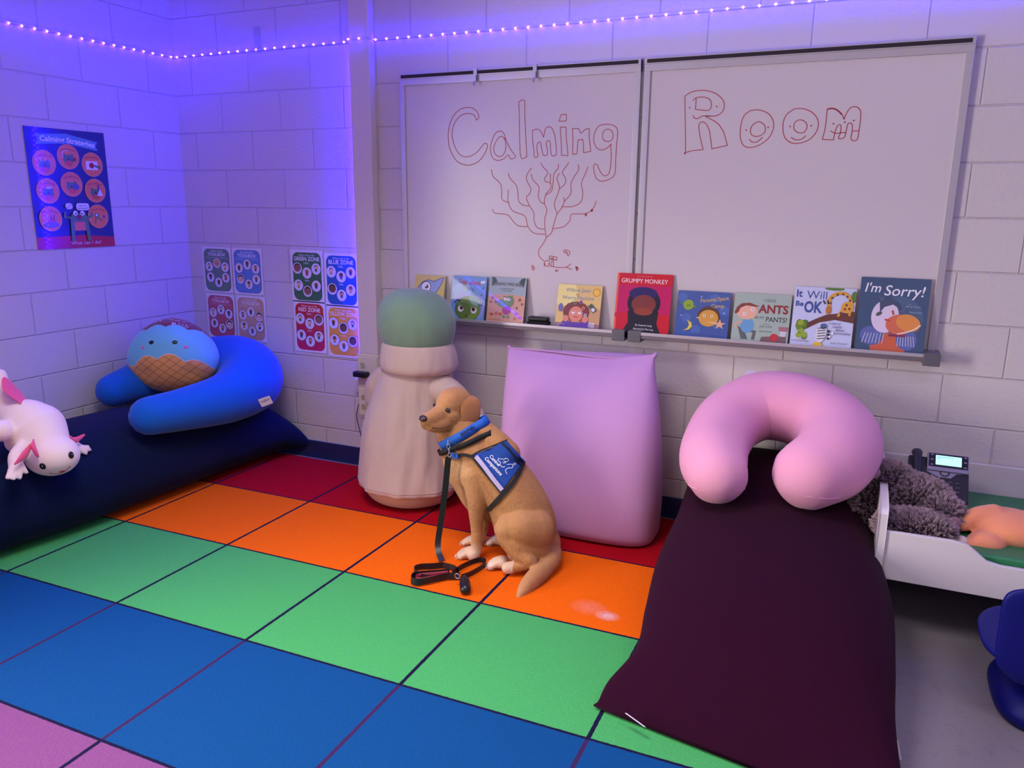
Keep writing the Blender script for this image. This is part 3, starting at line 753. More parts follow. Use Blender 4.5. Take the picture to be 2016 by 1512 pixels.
def b_bird(a):
    a.rect(0, 0, 1, 1, (216, 196, 92)); a.rect(0.1, 0.1, 0.9, 0.3, (226, 206, 104))
    a.poly([(0.03, 0.55), (0.12, 0.72), (0.25, 0.84), (0.45, 0.90), (0.62, 0.86), (0.78, 0.92), (0.97, 0.97), (0.90, 0.80), (0.76, 0.60), (0.60, 0.50), (0.3, 0.42)], (70, 78, 112))
    a.poly([(0.05, 0.55), (0.14, 0.71), (0.27, 0.82), (0.45, 0.88), (0.62, 0.84), (0.78, 0.90), (0.94, 0.95), (0.87, 0.79), (0.74, 0.61), (0.60, 0.52), (0.3, 0.44)], (150, 168, 206))
    a.ell(0.38, 0.71, 0.17, (44, 52, 84)); a.ell(0.38, 0.71, 0.15, (236, 236, 240)); a.ell(0.40, 0.72, 0.06, (40, 44, 52)); a.ell(0.37, 0.74, 0.03, (236, 236, 240)); a.line([(0.15, 0.4), (0.1, 0.2), (0.3, 0.1)], 0.05, (150, 168, 206), 4)
def b_green(a):
    a.rect(0, 0, 1, 1, (112, 160, 206)); a.ell(0.3, 0.66, 0.28, (150, 190, 214), rz=0.2); a.ell(0.35, 0.5, 0.3, (168, 180, 222), rz=0.14); a.ell(0.8, 0.3, 0.2, (150, 160, 220), rz=0.3); a.rect(0, 0, 0.03, 1, (150, 170, 200))
    a.text('Tugg', 0.30, 0.87, 0.13, (190, 46, 52), width=0.24, bold=0.03); a.text('oFarts', 0.66, 0.85, 0.12, (190, 46, 52), width=0.34, bold=0.03)
    a.text('If', 0.40, 0.71, 0.10, (210, 214, 150), width=0.07, bold=0.02); a.text('I Try', 0.57, 0.70, 0.10, (60, 80, 150), width=0.17, bold=0.02)
    a.ell(0.86, 0.87, 0.04, (225, 235, 245)); a.ell(0.92, 0.88, 0.04, (225, 235, 245))
    for x, z in ((0.92, 0.74), (0.88, 0.58)): a.poly([(x - 0.05, z - 0.03), (x + 0.03, z + 0.04), (x + 0.01, z - 0.01)], (60, 84, 130))
    a.ell(0.52, 0.24, 0.37, (70, 96, 40), rz=0.33, n=32); a.ell(0.54, 0.25, 0.35, (118, 150, 66), rz=0.31, n=32); a.ell(0.40, 0.20, 0.22, (96, 124, 50), rz=0.22)
    a.ell(0.70, 0.44, 0.19, (150, 190, 160), rz=0.11, rot=-0.5); a.line([(0.80, 0.36), (0.90, 0.34), (0.95, 0.41)], 0.02, (60, 84, 110), 4); a.line([(0.12, 0.36), (0.2, 0.44), (0.28, 0.40)], 0.03, (24, 24, 34), 4)
    for x, z in ((0.32, 0.24), (0.70, 0.22)): a.ell(x, z, 0.085, (236, 236, 236)); a.ell(x + (0.02 if x < .5 else -0.01), z + 0.02, 0.055, (60, 40, 34)); a.ell(x + 0.03, z + 0.03, 0.02, (150, 110, 60))
    a.ell(0.49, 0.08, 0.022, (90, 40, 26), rz=0.03)
def b_riley(a):
    a.rect(0, 0, 1, 1, (214, 160, 122)); a.rect(0, 0.57, 1, 1, (160, 178, 178)); a.ell(0.5, 0.56, 0.55, (214, 160, 122), rz=0.06)
    for x in (0.05, 0.97):
        for k in range(5): a.poly([(x, 1.0), (x + (0.2 if x < .5 else -0.2) * (1 - k * 0.2), 0.86 + 0.0 * k - 0.02 * k), (x + (0.10 if x < .5 else -0.10), 0.99)], (46, 78, 56))
    a.text('ROARING MAD RILEY', 0.5, 0.855, 0.10, (60, 26, 44), width=0.86, bold=0.015, arc=0.10)
    a.text('AN ANGER MANAGEMENT', 0.5, 0.745, 0.035, (60, 76, 80), width=0.40); a.text('STORY FOR KIDS', 0.5, 0.695, 0.035, (60, 76, 80), width=0.27)
    a.ell(0.53, 0.27, 0.12, (168, 44, 120), rz=0.11); a.ell(0.47, 0.12, 0.04, (110, 140, 92)); a.ell(0.58, 0.12, 0.04, (110, 140, 92))
    a.ell(0.58, 0.47, 0.13, (104, 140, 84), rz=0.14); a.ell(0.42, 0.42, 0.17, (112, 150, 92), rz=0.10); a.poly([(0.62, 0.58), (0.67, 0.62), (0.66, 0.56)], (104, 140, 84))
    for x in (0.48, 0.57): a.ell(x, 0.52, 0.045, (240, 240, 236)); a.ell(x + 0.01, 0.515, 0.014, (20, 20, 20))
    a.line([(0.42, 0.57), (0.52, 0.545)], 0.016, (30, 30, 30)); a.line([(0.63, 0.555), (0.54, 0.54)], 0.016, (30, 30, 30))
    for i, (x, z) in enumerate([(0.13, 0.16), (0.26, 0.20), (0.37, 0.18), (0.80, 0.20), (0.77, 0.10), (0.90, 0.12), (0.08, 0.44), (0.22, 0.45), (0.80, 0.33), (0.93, 0.42), (0.86, 0.52), (0.12, 0.53)]):
        c = (196, 84, 44) if i < 6 else (110, 80, 70)
        (a.ell(x, z, 0.05 if i < 6 else 0.025, c, rz=0.03) if i % 3 != 1 else a.poly([(x - 0.04, z - 0.03), (x + 0.04, z - 0.03), (x, z + 0.04)], c))
    a.text('by the author of Riley the Brave', 0.25, 0.045, 0.03, (120, 60, 50), width=0.35)
def b_wilma(a):
    a.rect(0, 0, 1, 1, (226, 196, 118)); a.ell(0.15, 0.8, 0.3, (240, 226, 140), rz=0.3); a.ell(0.75, 0.2, 0.35, (206, 160, 110), rz=0.3); a.rect(0, 0, 1, 0.1, (150, 110, 130))
    a.text('Wilma Jean', 0.46, 0.875, 0.125, (96, 128, 170), width=0.56, bold=0.01); a.text('the', 0.46, 0.775, 0.07, (150, 40, 60)); a.text('Worry Machine', 0.47, 0.695, 0.12, (104, 134, 172), width=0.72, bold=0.01)
    a.ell(0.88, 0.84, 0.09, (214, 160, 40)); a.ell(0.88, 0.84, 0.065, (240, 200, 80))
    for k in range(16):
        t = k / 16 * 2 * PI; a.ell(0.46 + 0.22 * math.cos(t), 0.37 + 0.15 * math.sin(t), 0.085, (128, 62, 52), n=10)
    a.poly([(0.1, 0.0), (0.2, 0.18), (0.4, 0.12), (0.55, 0.12), (0.75, 0.18), (0.82, 0.0)], (98, 60, 160)); a.ell(0.46, 0.31, 0.16, (226, 140, 112), rz=0.17); a.ell(0.24, 0.2, 0.07, (226, 140, 112)); a.ell(0.68, 0.2, 0.07, (226, 140, 112))
    for x in (0.40, 0.54): a.ell(x, 0.35, 0.035, (244, 244, 240)); a.ell(x, 0.37, 0.014, (50, 30, 24))
    a.line([(0.42, 0.235), (0.46, 0.255), (0.51, 0.235)], 0.014, (140, 60, 60), 4)
    for x, z, c in ((0.42, 0.57, (120, 150, 110)), (0.55, 0.6, (150, 110, 190)), (0.62, 0.46, (226, 160, 110)), (0.68, 0.3, (200, 200, 230))): a.ell(x, z, 0.035, c); a.ell(x, z, 0.016, (90, 50, 50))
    a.poly([(0.72, 0.52), (0.80, 0.58), (0.92, 0.42), (0.84, 0.36)], (70, 100, 90)); a.poly([(0.79, 0.45), (0.85, 0.48), (0.89, 0.42), (0.84, 0.38)], (226, 226, 240)); a.ell(0.1, 0.45, 0.05, (110, 110, 180), rz=0.09)
    a.text('JULIA', 0.84, 0.115, 0.07, (240, 236, 240), width=0.15, bold=0.03); a.text('COOK', 0.84, 0.05, 0.07, (240, 236, 240), width=0.15, bold=0.03); a.text('Illustrated by', 0.15, 0.07, 0.03, (230, 220, 230))
def b_monkey(a):
    a.rect(0, 0, 1, 1, (206, 22, 36)); a.rect(0.0, 0.27, 1, 0.80, (196, 18, 90)); a.rect(0, 0, 0.035, 1, (232, 100, 70)); a.ell(0.5, 0.28, 0.6, (206, 22, 36), rz=0.06)
    a.text('#1 New York Times Bestseller', 0.5, 0.955, 0.022, (240, 180, 180), width=0.27); a.text('GRUMPY MONKEY', 0.5, 0.875, 0.105, (246, 240, 242), width=0.84, bold=0.012)
    a.ell(0.52, 0.50, 0.30, (30, 28, 40), rz=0.28, n=36); a.poly([(0.16, 0), (0.26, 0.16), (0.24, 0.36), (0.80, 0.36), (0.78, 0.16), (0.86, 0)], (30, 28, 34)); a.ell(0.5, 0.66, 0.26, (44, 34, 92), rz=0.12)
    a.ell(0.52, 0.48, 0.22, (128, 58, 44), rz=0.17); a.ell(0.52, 0.36, 0.17, (150, 66, 42), rz=0.07)
    a.text('By Suzanne Lang', 0.55, 0.125, 0.045, (240, 240, 240), width=0.30); a.text('Illustrated by Max Lang', 0.55, 0.06, 0.045, (240, 240, 240), width=0.36)
def b_space(a):
    a.rect(0, 0, 1, 1, (62, 90, 158))
    for x, z in ((0.2, 0.4), (0.7, 0.85), (0.4, 0.15), (0.8, 0.3), (0.1, 0.85), (0.9, 0.6)): a.ell(x, z, 0.09, (74, 106, 176))
    for x, z in ((0.1, 0.45), (0.45, 0.88), (0.9, 0.55), (0.3, 0.3)): a.ell(x, z, 0.012, (210, 220, 240))
    a.text('Personal Space', 0.70, 0.84, 0.12, (206, 176, 100), width=0.52, rot=0.16, bold=0.012); a.text('Camp', 0.77, 0.70, 0.12, (206, 176, 100), width=0.24, rot=0.05, bold=0.012)
    a.ell(0.22, 0.69, 0.17, (90, 130, 90), rz=0.03, rot=-0.25); a.ell(0.22, 0.69, 0.10, (140, 172, 50)); a.line([(0.19, 0.66), (0.22, 0.69), (0.26, 0.66)], 0.014, (60, 90, 30))
    a.ell(0.62, 0.46, 0.21, (92, 54, 40), rz=0.19, rot=-0.2); a.ell(0.62, 0.42, 0.185, (214, 158, 62), rz=0.16); a.ell(0.62, 0.36, 0.24, (220, 186, 140), rz=0.025, rot=-0.25); a.ell(0.62, 0.39, 0.18, (214, 158, 62), rz=0.04)
    for x in (0.54, 0.68): a.ell(x, 0.47, 0.028, (240, 230, 200)); a.ell(x, 0.47, 0.012, (60, 40, 30))
    P = []
    for k in range(10): t = PI / 2 + k * PI / 5; r = 0.12 if k % 2 == 0 else 0.045; P.append((0.84 + r * math.cos(t), 0.30 + r * math.sin(t)))
    a.poly(P, (226, 176, 140)); a.poly([(0.22, 0.36), (0.31, 0.30), (0.33, 0.22), (0.27, 0.14), (0.16, 0.12), (0.24, 0.17), (0.27, 0.24), (0.25, 0.31)], (232, 206, 70)); a.text('Julia Cook', 0.45, 0.07, 0.05, (80, 80, 120), width=0.15); a.text('Carrie Hartman', 0.8, 0.05, 0.04, (90, 90, 140), width=0.25)
def b_ants(a):
    a.rect(0, 0, 1, 1, (164, 184, 172)); a.text('I HAVE', 0.63, 0.865, 0.10, (70, 78, 80), width=0.20, bold=0.0); a.text('ANTS', 0.70, 0.69, 0.24, (142, 36, 48), width=0.52, bold=0.035); a.text('IN MY', 0.48, 0.50, 0.08, (60, 66, 70), width=0.16); a.text('PANTS!', 0.77, 0.475, 0.145, (50, 56, 60), width=0.36, bold=0.01)
    a.text('WRITTEN BY', 0.60, 0.37, 0.026, (70, 78, 80), width=0.12); a.text('JULIA COOK', 0.60, 0.32, 0.05, (70, 78, 80), width=0.22); a.text('CARRIE HARTMAN', 0.60, 0.215, 0.036, (70, 78, 80), width=0.24)
    a.poly([(0.10, 0.30), (0.18, 0.03), (0.30, 0.03), (0.24, 0.18), (0.38, 0.18), (0.36, 0.03), (0.42, 0.03), (0.44, 0.22), (0.20, 0.24)], (96, 100, 100)); a.ell(0.27, 0.32, 0.12, (104, 160, 204), rz=0.14); a.line([(0.18, 0.40), (0.06, 0.34), (0.08, 0.24)], 0.03, (226, 170, 140), 4)
    a.ell(0.24, 0.62, 0.19, (232, 180, 152), rz=0.155); a.poly([(0.02, 0.58), (0.06, 0.70), (0.14, 0.78), (0.28, 0.80), (0.38, 0.76), (0.45, 0.74), (0.40, 0.72), (0.22, 0.74), (0.12, 0.68), (0.10, 0.60), (0.05, 0.55)], (130, 62, 56))
    for x in (0.20, 0.34): a.ell(x, 0.66 - (0.1 if x < .3 else 0), 0.03, (240, 236, 236)); a.ell(x, 0.66 - (0.1 if x < .3 else 0), 0.01, (30, 30, 30))
    a.poly([(0.52, 0.0), (0.54, 0.10), (0.96, 0.15), (0.97, 0.0)], (120, 92, 96)); a.ell(0.76, 0.10, 0.075, (196, 50, 62), rz=0.07); a.poly([(0.86, 0.13), (0.95, 0.13), (0.97, 0.24), (0.85, 0.24)], (206, 206, 216)); a.poly([(0.84, 0.24), (0.98, 0.24), (0.99, 0.33), (0.82, 0.33)], (170, 110, 120))
def b_ok(a):
    a.rect(0, 0, 1, 1, (200, 208, 238)); a.ell(0.65, 0.985, 0.16, (90, 130, 60), rz=0.03); a.ell(0.97, 0.86, 0.05, (90, 130, 60), rz=0.10)
    B = (58, 84, 152)
    a.text('It', 0.085, 0.885, 0.17, B, width=0.10, bold=0.03); a.text('Will', 0.37, 0.87, 0.19, B, width=0.33, bold=0.035); a.text('Be', 0.10, 0.71, 0.12, B, width=0.13, bold=0.03); a.text('OK', 0.33, 0.66, 0.26, B, width=0.30, bold=0.035)
    a.poly([(0.10, 0.20), (0.22, 0.36), (0.35, 0.44), (0.55, 0.54), (1.0, 0.62), (1.0, 0.42), (0.70, 0.46), (0.45, 0.40), (0.25, 0.28)], (104, 56, 48))
    for k in range(26):
        r = random.Random(k); a.ell(0.14 + 0.13 * (r.random() - .3), 0.27 + 0.26 * (r.random() - .5), 0.05, ((110, 140, 40), (150, 176, 50), (86, 120, 40))[k % 3], n=8)
    O = (224, 164, 62); a.line([(0.60, 0.60), (0.58, 0.80), (0.68, 0.90), (0.82, 0.91), (0.92, 0.80), (0.92, 0.66)], 0.055, O, 6); a.ell(0.88, 0.68, 0.10, O, rz=0.10); a.line([(0.80, 0.64), (0.74, 0.52)], 0.04, O); a.line([(0.93, 0.62), (0.92, 0.54)], 0.035, O); a.ell(0.58, 0.62, 0.045, (190, 120, 50), rz=0.075)
    for x, z in ((0.60, 0.74), (0.62, 0.83), (0.70, 0.89), (0.79, 0.90), (0.86, 0.86), (0.91, 0.80), (0.86, 0.72), (0.91, 0.66), (0.84, 0.65), (0.78, 0.58)): a.ell(x, z, 0.018, (96, 56, 30))
    a.line([(0.52, 0.72), (0.48, 0.78)], 0.022, (30, 26, 26)); a.line([(0.57, 0.72), (0.55, 0.79)], 0.022, (30, 26, 26))
    a.ell(0.50, 0.22, 0.085, (226, 226, 234), rz=0.17, rot=-0.15); a.ell(0.53, 0.34, 0.055, (80, 104, 150), rz=0.05)
    for k in range(5): a.line([(0.44, 0.12 + k * 0.045), (0.57, 0.14 + k * 0.045)], 0.014, (36, 36, 44))
    for k in range(6): a.ell(0.62 + 0.02 * k * (k % 2), 0.14 + 0.03 * k, 0.022, ((30, 30, 36), (236, 236, 240))[k % 2])
    a.ell(0.46, 0.02, 0.075, (232, 190, 60), rz=0.05)
    for i, s in enumerate(('A story of', 'empathy,', 'kindness,', 'and friendship')): a.text(s, 0.70 + i * 0.045, 0.40 - i * 0.055, 0.055, (60, 60, 84), width=(0.18, 0.15, 0.16, 0.26)[i], lean=0.3)
    a.text('Written by', 0.2, 0.105, 0.025, (100, 80, 90), width=0.1); a.text('Lisa Katzenberger', 0.17, 0.075, 0.045, (120, 90, 100), width=0.30); a.text('Jaclyn Sinquett', 0.80, 0.07, 0.045, (90, 90, 130), width=0.27)
def b_sorry(a):
    a.rect(0, 0, 1, 1, (58, 84, 118)); a.ell(0.6, 0.45, 0.35, (72, 98, 132), rz=0.35)
    a.text("I'm", 0.18, 0.86, 0.18, (244, 244, 248), width=0.22, lean=0.18, bold=0.006); a.text('Sorry!', 0.63, 0.83, 0.20, (244, 244, 248), width=0.56, lean=0.18, bold=0.006)
    a.text('by', 0.74, 0.655, 0.025, (170, 186, 200)); a.text('Barry Timms', 0.79, 0.625, 0.035, (170, 186, 200), width=0.20); a.text('Sean Julian', 0.83, 0.55, 0.035, (170, 186, 200), width=0.18)
    a.poly([(0.22, 0.06), (0.24, 0.0), (0.74, 0.0), (0.68, 0.20), (0.45, 0.26)], (206, 96, 62)); a.ell(0.23, 0.20, 0.17, (90, 104, 170), rz=0.15, rot=-0.3); a.ell(0.74, 0.17, 0.15, (90, 104, 170), rz=0.17, rot=0.3)
    for k in range(7): a.line([(0.10 + k * 0.05, 0.10), (0.14 + k * 0.045, 0.24)], 0.010, (200, 206, 230)); a.line([(0.62 + k * 0.04, 0.08), (0.62 + k * 0.035, 0.22)], 0.010, (200, 206, 230))
    a.ell(0.40, 0.47, 0.20, (222, 210, 230), rz=0.26, n=30); a.poly([(0.30, 0.70), (0.42, 0.74), (0.58, 0.66), (0.64, 0.56), (0.50, 0.64), (0.38, 0.60), (0.32, 0.52)], (64, 78, 110)); a.ell(0.31, 0.505, 0.05, (80, 92, 84), rz=0.03, rot=0.6)
    a.ell(0.62, 0.37, 0.20, (214, 110, 74), rz=0.16, n=30); a.ell(0.74, 0.40, 0.18, (228, 146, 66), rz=0.13, rot=-0.3, n=30); a.line([(0.60, 0.24), (0.80, 0.30), (0.92, 0.38)], 0.02, (240, 226, 200), 4); a.line([(0.52, 0.50), (0.50, 0.56)], 0.03, (190, 70, 66)); a.line([(0.48, 0.42), (0.40, 0.43)], 0.03, (190, 70, 66)); a.rect(0.48, 0.205, 0.72, 0.235, (130, 40, 90))
    for k in range(4): a.line([(0.33, 0.68), (0.27 + k * 0.035, 0.76)], 0.010, (90, 110, 150)); a.line([(0.62, 0.55), (0.70, 0.54 + k * 0.025)], 0.010, (90, 110, 150))
BK = [(1.649, 0.172, 0.886, 1.089, (216, 196, 92), (226, 214, 180), 'yellow picture book with a blue long-beaked bird, leftmost on the tray', b_bird, 0.012),
 (1.873, 0.190, 0.886, 1.094, (112, 160, 206), (120, 130, 190), 'glossy light blue picture book with a round green worried face', b_green, 0.008),
 (2.081, 0.196, 0.886, 1.097, (214, 160, 122), (52, 60, 64), 'Roaring Mad Riley picture book with a green dinosaur on orange sand', b_riley, 0.010),
 (2.450, 0.216, 0.886, 1.080, (226, 196, 118), (200, 170, 90), 'gold Wilma Jean picture book with a red-haired child', b_wilma, 0.006),
 (2.754, 0.252, 0.886, 1.145, (206, 22, 36), (240, 130, 90), 'tall red Grumpy Monkey picture book between the two boards', b_monkey, 0.010),
 (3.022, 0.229, 0.886, 1.080, (62, 90, 158), (60, 84, 130), 'dark blue Personal Space Camp book with moon and planets', b_space, 0.004),
 (3.268, 0.232, 0.886, 1.083, (164, 184, 172), (140, 170, 160), 'grey-green I Have Ants in My Pants picture book', b_ants, 0.004),
 (3.511, 0.236, 0.886, 1.122, (200, 208, 238), (190, 200, 220), 'white It Will Be OK picture book with giraffe and zebra', b_ok, 0.010),
 (3.766, 0.250, 0.886, 1.173, (58, 84, 118), (44, 62, 90), 'dark blue I\'m Sorry picture book with an orange-beaked bird, rightmost on the tray', b_sorry, 0.014)]
for x, w, z0, z1, b, s, lab, fn, th in BK: book(x, w, z0, z1, th, b, s, lab, fn)

# ------------------------------------------------------------------ big bean bags and U pillows
def fabric(name, col, rough=0.85, sheen=0.15, bump=0.25, sc=900):
    return mat(name, col, rough, sheen=sheen, bump=bump, bscale=sc, bdist=0.0008, spec=0.25)
def wrinkle(m, scale, strength, dist):
    n = N(m); x, y, z, vec = n.sep()
    mp = n.new('ShaderNodeMapping'); n.link(vec, mp.inputs[0]); mp.inputs['Scale'].default_value = (1, 1, 0.35)
    old = n.b.inputs['Normal'].links[0].from_socket if n.b.inputs['Normal'].links else None
    n.link(n.bump(n.noise(mp.outputs[0], scale, 2), strength, dist, old), n.b.inputs['Normal'])
mnavy = fabric('navy_stretch_fabric', (14, 25, 56), sheen=0.04); mblue = fabric('royal_blue_stretch_fabric', (6, 92, 190)); mpink = fabric('pink_stretch_fabric', (228, 158, 186)); mlav = fabric('lavender_pink_stretch_fabric', (196, 148, 196)); mplum = fabric('plum_stretch_fabric', (42, 8, 30), sheen=0.02)
for q_ in (mplum, mnavy): q_.node_tree.nodes['Principled BSDF'].inputs['Specular IOR Level'].default_value = 0.06; q_.node_tree.nodes['Principled BSDF'].inputs['Roughness'].default_value = 0.95
if True: pass
mtag = mat('woven_tag', (214, 208, 224), 0.7); mtagink = mat('tag_ink', (60, 50, 110), 0.7)

# navy one along the left wall
def post_navy(v):
    if v.z < 0.0095: v.z = 0.0095
    if v.x < 0.015: v.x = 0.015
    if v.y > -0.016: v.y = -0.016
    return v
st = [(0.43, -0.022, 0.085, 0.385, 0, 0.01, 0, 0.02, 0.062, 2.6), (0.41, -0.055, 0.125, 0.375, 0, 0, 0, 0.02, 0.115, 2.4), (0.385, -0.16, 0.172, 0.368, 0, 0, 0, 0, 0.172, 2.4), (0.37, -0.38, 0.198, 0.365, 0, 0, 0, 0, 0.202, 2.4),
      (0.36, -0.8, 0.205, 0.352, 0, 0, 0, 0, 0.212, 2.4), (0.34, -1.3, 0.21, 0.335, 0, 0, 0, 0, 0.216, 2.4), (0.31, -1.7, 0.20, 0.30, 0, 0, 0, 0, 0.20, 2.4), (0.31, -1.95, 0.12, 0.30, 0, 0, 0, 0, 0.11, 2.3), (0.31, -2.03, 0.05, 0.31, 0, 0, 0, 0, 0.02, 2.0)]
V, F = loft(st, n=8, segs=64, post=post_navy)
navy = mk('navy_bean_bag', V, F, mnavy); tag(navy, 'long navy bean bag lying on the floor along the left wall', 'bean bag')
T_navy = bvh(navy)

# royal blue U pillow in the corner on top of it
bu = empty('u_pillow', (0.45, -0.5, 0.42), 'royal blue U-shaped support pillow leaning in the corner on the navy bean bag', 'pillow', None)
P = [(0.165, -0.74, 0.485, 0.085), (0.175, -0.62, 0.50, 0.10), (0.21, -0.44, 0.52, 0.13), (0.31, -0.25, 0.53, 0.165), (0.50, -0.20, 0.525, 0.188), (0.68, -0.31, 0.50, 0.172), (0.735, -0.53, 0.465, 0.132), (0.715, -0.78, 0.462, 0.105), (0.68, -0.97, 0.468, 0.090)]
V, F = tube([(x - 0.45, y + 0.5, z - 0.42, r) for x, y, z, r in P], n=8, segs=36)
mk('pillow_body', V, F, mblue, bu)
g = G(); g.box(-0.03, -0.001, -0.022, 0.03, 0.001, 0.022); o = g.build('brand_tag', mtag, bu); o.location = Vector((0.971, -0.52, 0.467)) - bu.location; o.rotation_euler = (0.2, -0.35, 0.5); o['label'] = 'white woven tag'
V, F, a_, b_ = text_mesh('yogibo'); k = 0.045 / (b_ - a_)
mk('tag_lettering', [(-(x * k - 0.0225), -0.0016, -(y * k - 0.008)) for x, y, _ in V], F, mat('tag_ink_dark', (24, 20, 60), .7), o, smooth=False)

# tall pink bean bag standing against the wall
pb = empty('pink_bean_bag', (2.552, -0.285, 0.009), 'large rectangular lavender pink bean bag standing upright against the back wall', 'bean bag', None)
def post_pink(v):
    # ears of the top seam stand up, the seam sags between them
    t = max(0.0, (v.z - 0.62) / 0.16); s = (v.x + 0.045) / 0.35
    v.z += t * (0.030 * max(0.0, s - 0.45) * 1.9 - 0.012 * (1 - abs(s)) )
    return v
st = [(0.02, -0.02, 0.0, .34, 0.0, 0, 0, .13, 0, 3.4), (0.02, -0.02, 0.016, .355, 0, 0, 0, .165, 0, 3.6), (0.018, -0.02, 0.07, .362, 0, 0, 0, .188, 0, 3.4), (0.014, -0.01, 0.22, .368, 0, 0, 0, .198, 0, 3.0), (0.0, 0.01, 0.42, .366, 0, 0, 0, .178, 0, 2.9),
      (-0.022, 0.05, 0.60, .358, 0, 0, 0, .125, 0, 2.9), (-0.045, 0.095, 0.715, .350, 0, 0, 0, .062, 0, 3.2), (-0.055, 0.125, 0.762, .350, 0, 0, 0, .018, 0, 5.0), (-0.057, 0.13, 0.772, .352, 0, 0, 0, .006, 0, 6.0)]
V, F = loft(st, n=8, segs=96, post=post_pink); mk('bag_body', V, F, mlav, pb)
g = G(); g.merge(tube([(0.285, 0.125, 0.782, .007), (0.292, 0.125, 0.79, .010), (0.298, 0.125, 0.800, .008)], n=3, segs=10)); g.build('corner_tuft', mlav, pb, smooth=True); g = G(); g.merge(tube([(-0.395, 0.125, 0.765, .008), (-0.405, 0.125, 0.776, .008)], n=3, segs=10))
g.build('corner_tuft', mlav, pb, smooth=True)
g = G(); g.merge(tube([(-0.405, 0.122, 0.770, .005), (-0.2, 0.12, 0.772, .004), (0.0, 0.12, 0.766, .004), (0.15, 0.12, 0.768, .004), (0.29, 0.122, 0.786, .005)], n=8, segs=8)); g.build('top_seam', mlav, pb, smooth=True)

# plum bean bag running from the wall out over the rug
mplum_bag = None
def post_plum(v):
    if v.z < 0.011: v.z = 0.011
    if v.y > -0.016: v.y = -0.016
    return v
st = [(3.385, -0.03, 0.33, .33, 0, 0, 0, 0.03, .02, 3), (3.385, -0.08, 0.30, .335, 0, 0, 0, .04, .11, 2.7), (3.39, -0.25, 0.245, .345, 0, 0, 0, .02, .185, 2.5), (3.425, -0.55, 0.195, .365, 0, 0, 0, 0, .188, 2.5), (3.455, -0.9, 0.17, .385, 0, 0, 0, 0, .17, 2.5),
      (3.473, -1.18, 0.14, .372, -.01, 0, 0, 0, .142, 2.5), (3.482, -1.38, 0.10, .362, -.03, 0, 0, 0, .10, 2.5), (3.468, -1.53, 0.055, .395, -.055, 0, 0, 0, .05, 2.8), (3.475, -1.60, 0.028, .412, -.065, 0, 0, 0, .018, 4.0), (3.477, -1.615, 0.022, .424, -.068, 0, 0, 0, .007, 6.0)]
V, F = loft(st, n=8, segs=96, post=post_plum)
plum = mk('plum_bean_bag', V, F, mplum); tag(plum, 'long dark plum bean bag sloping from the back wall over the rug', 'bean bag')
for nm, loc, rot, sz in (('bag_label', (3.192, -1.595, 0.045), (0.9, 0.15, -0.35), (0.033, 0.006)), ('bag_label', (3.851, -1.432, 0.05), (0.2, 1.3, 0.4), (0.03, 0.008))):
    g = G(); g.box(-sz[0], -0.001, -sz[1], sz[0], 0.001, sz[1]); o = g.build(nm, mtag, plum); o.location = Vector(loc) + Vector((0, -0.006, 0.006)); o.rotation_euler = rot; o['label'] = 'small white sewn label'

# pink U pillow on the plum bag
pu = empty('u_pillow', (3.40, -0.35, 0.42), 'pink U-shaped support pillow resting on the plum bean bag', 'pillow', None)
P = [(3.225, -0.665, 0.478, 0.112), (3.195, -0.58, 0.495, 0.127), (3.18, -0.44, 0.525, 0.130), (3.205, -0.28, 0.578, 0.136), (3.30, -0.175, 0.628, 0.142), (3.43, -0.165, 0.635, 0.146), (3.555, -0.21, 0.605, 0.150), (3.625, -0.33, 0.565, 0.154), (3.61, -0.47, 0.53, 0.148), (3.54, -0.58, 0.498, 0.130)]
V, F = tube([(x - 3.40, y + 0.35, z - 0.42, r) for x, y, z, r in P], n=8, segs=36)
mk('pillow_body', V, F, mpink, pu)
g = G(); g.box(-0.018, -0.001, -0.012, 0.018, 0.001, 0.014); o = g.build('brand_tag', mtag, pu); o.location = Vector((3.25, -0.13, 0.757)) - pu.location; o.rotation_euler = (0, 0.1, 0.3)

def end_seam(P, root, m, k0, k1, drop=0.42):
    """raised stitching round the end of a pillow arm"""
    c = Vector(P[k0][:3]); r = P[k0][3]; d = (c - Vector(P[k1][:3])); d.z = 0; d.normalize(); s = Vector((-d.y, d.x, 0)); R_ = r * math.sqrt(1 - drop * drop) * 1.004
    T = [tuple(c - root.location + s * (R_ * math.cos(t)) + d * (R_ * math.sin(t)) + Vector((0, 0, -drop * r + 0.012 * math.sin(t)))) + (0.0022,) for t in [PI * (-0.10 + 1.2 * q / 16) for q in range(17)]]
    V, F = tube(T, n=2, segs=8); mk('end_seam', V, F, m, root)
end_seam(P, pu, mpink, 0, 1); end_seam(P, pu, mpink, -1, -2)

# ------------------------------------------------------------------ ice cream plush in the curve of the blue pillow
mice = mat('ice_cream_plush', (110, 190, 205), 0.9, sheen=0.3, spec=0.2)
n = N(mice); x, y, z, vec = n.sep()
xa = n.math('ABSOLUTE', x)
wave = n.math('MULTIPLY', n.math('ABSOLUTE', n.math('SINE', n.math('MULTIPLY', n.math('ADD', x, 0.03), 24.0))), 0.028)
bl = n.math('ADD', n.math('ADD', 0.004, wave), n.math('MULTIPLY', n.math('MULTIPLY', x, x), -1.6))
cone = n.math('LESS_THAN', z, bl)
edge = n.math('LESS_THAN', n.math('ABSOLUTE', n.math('SUBTRACT', z, bl)), 0.0022)
tb = n.math('ADD', n.math('ADD', 0.112, n.math('MULTIPLY', n.math('ABSOLUTE', n.math('SINE', n.math('MULTIPLY', x, 30.0))), 0.024)), n.math('MULTIPLY', n.math('MULTIPLY', x, x), -0.6))
choc = n.math('GREATER_THAN', n.math('ADD', z, n.math('MULTIPLY', y, 0.55)), tb)
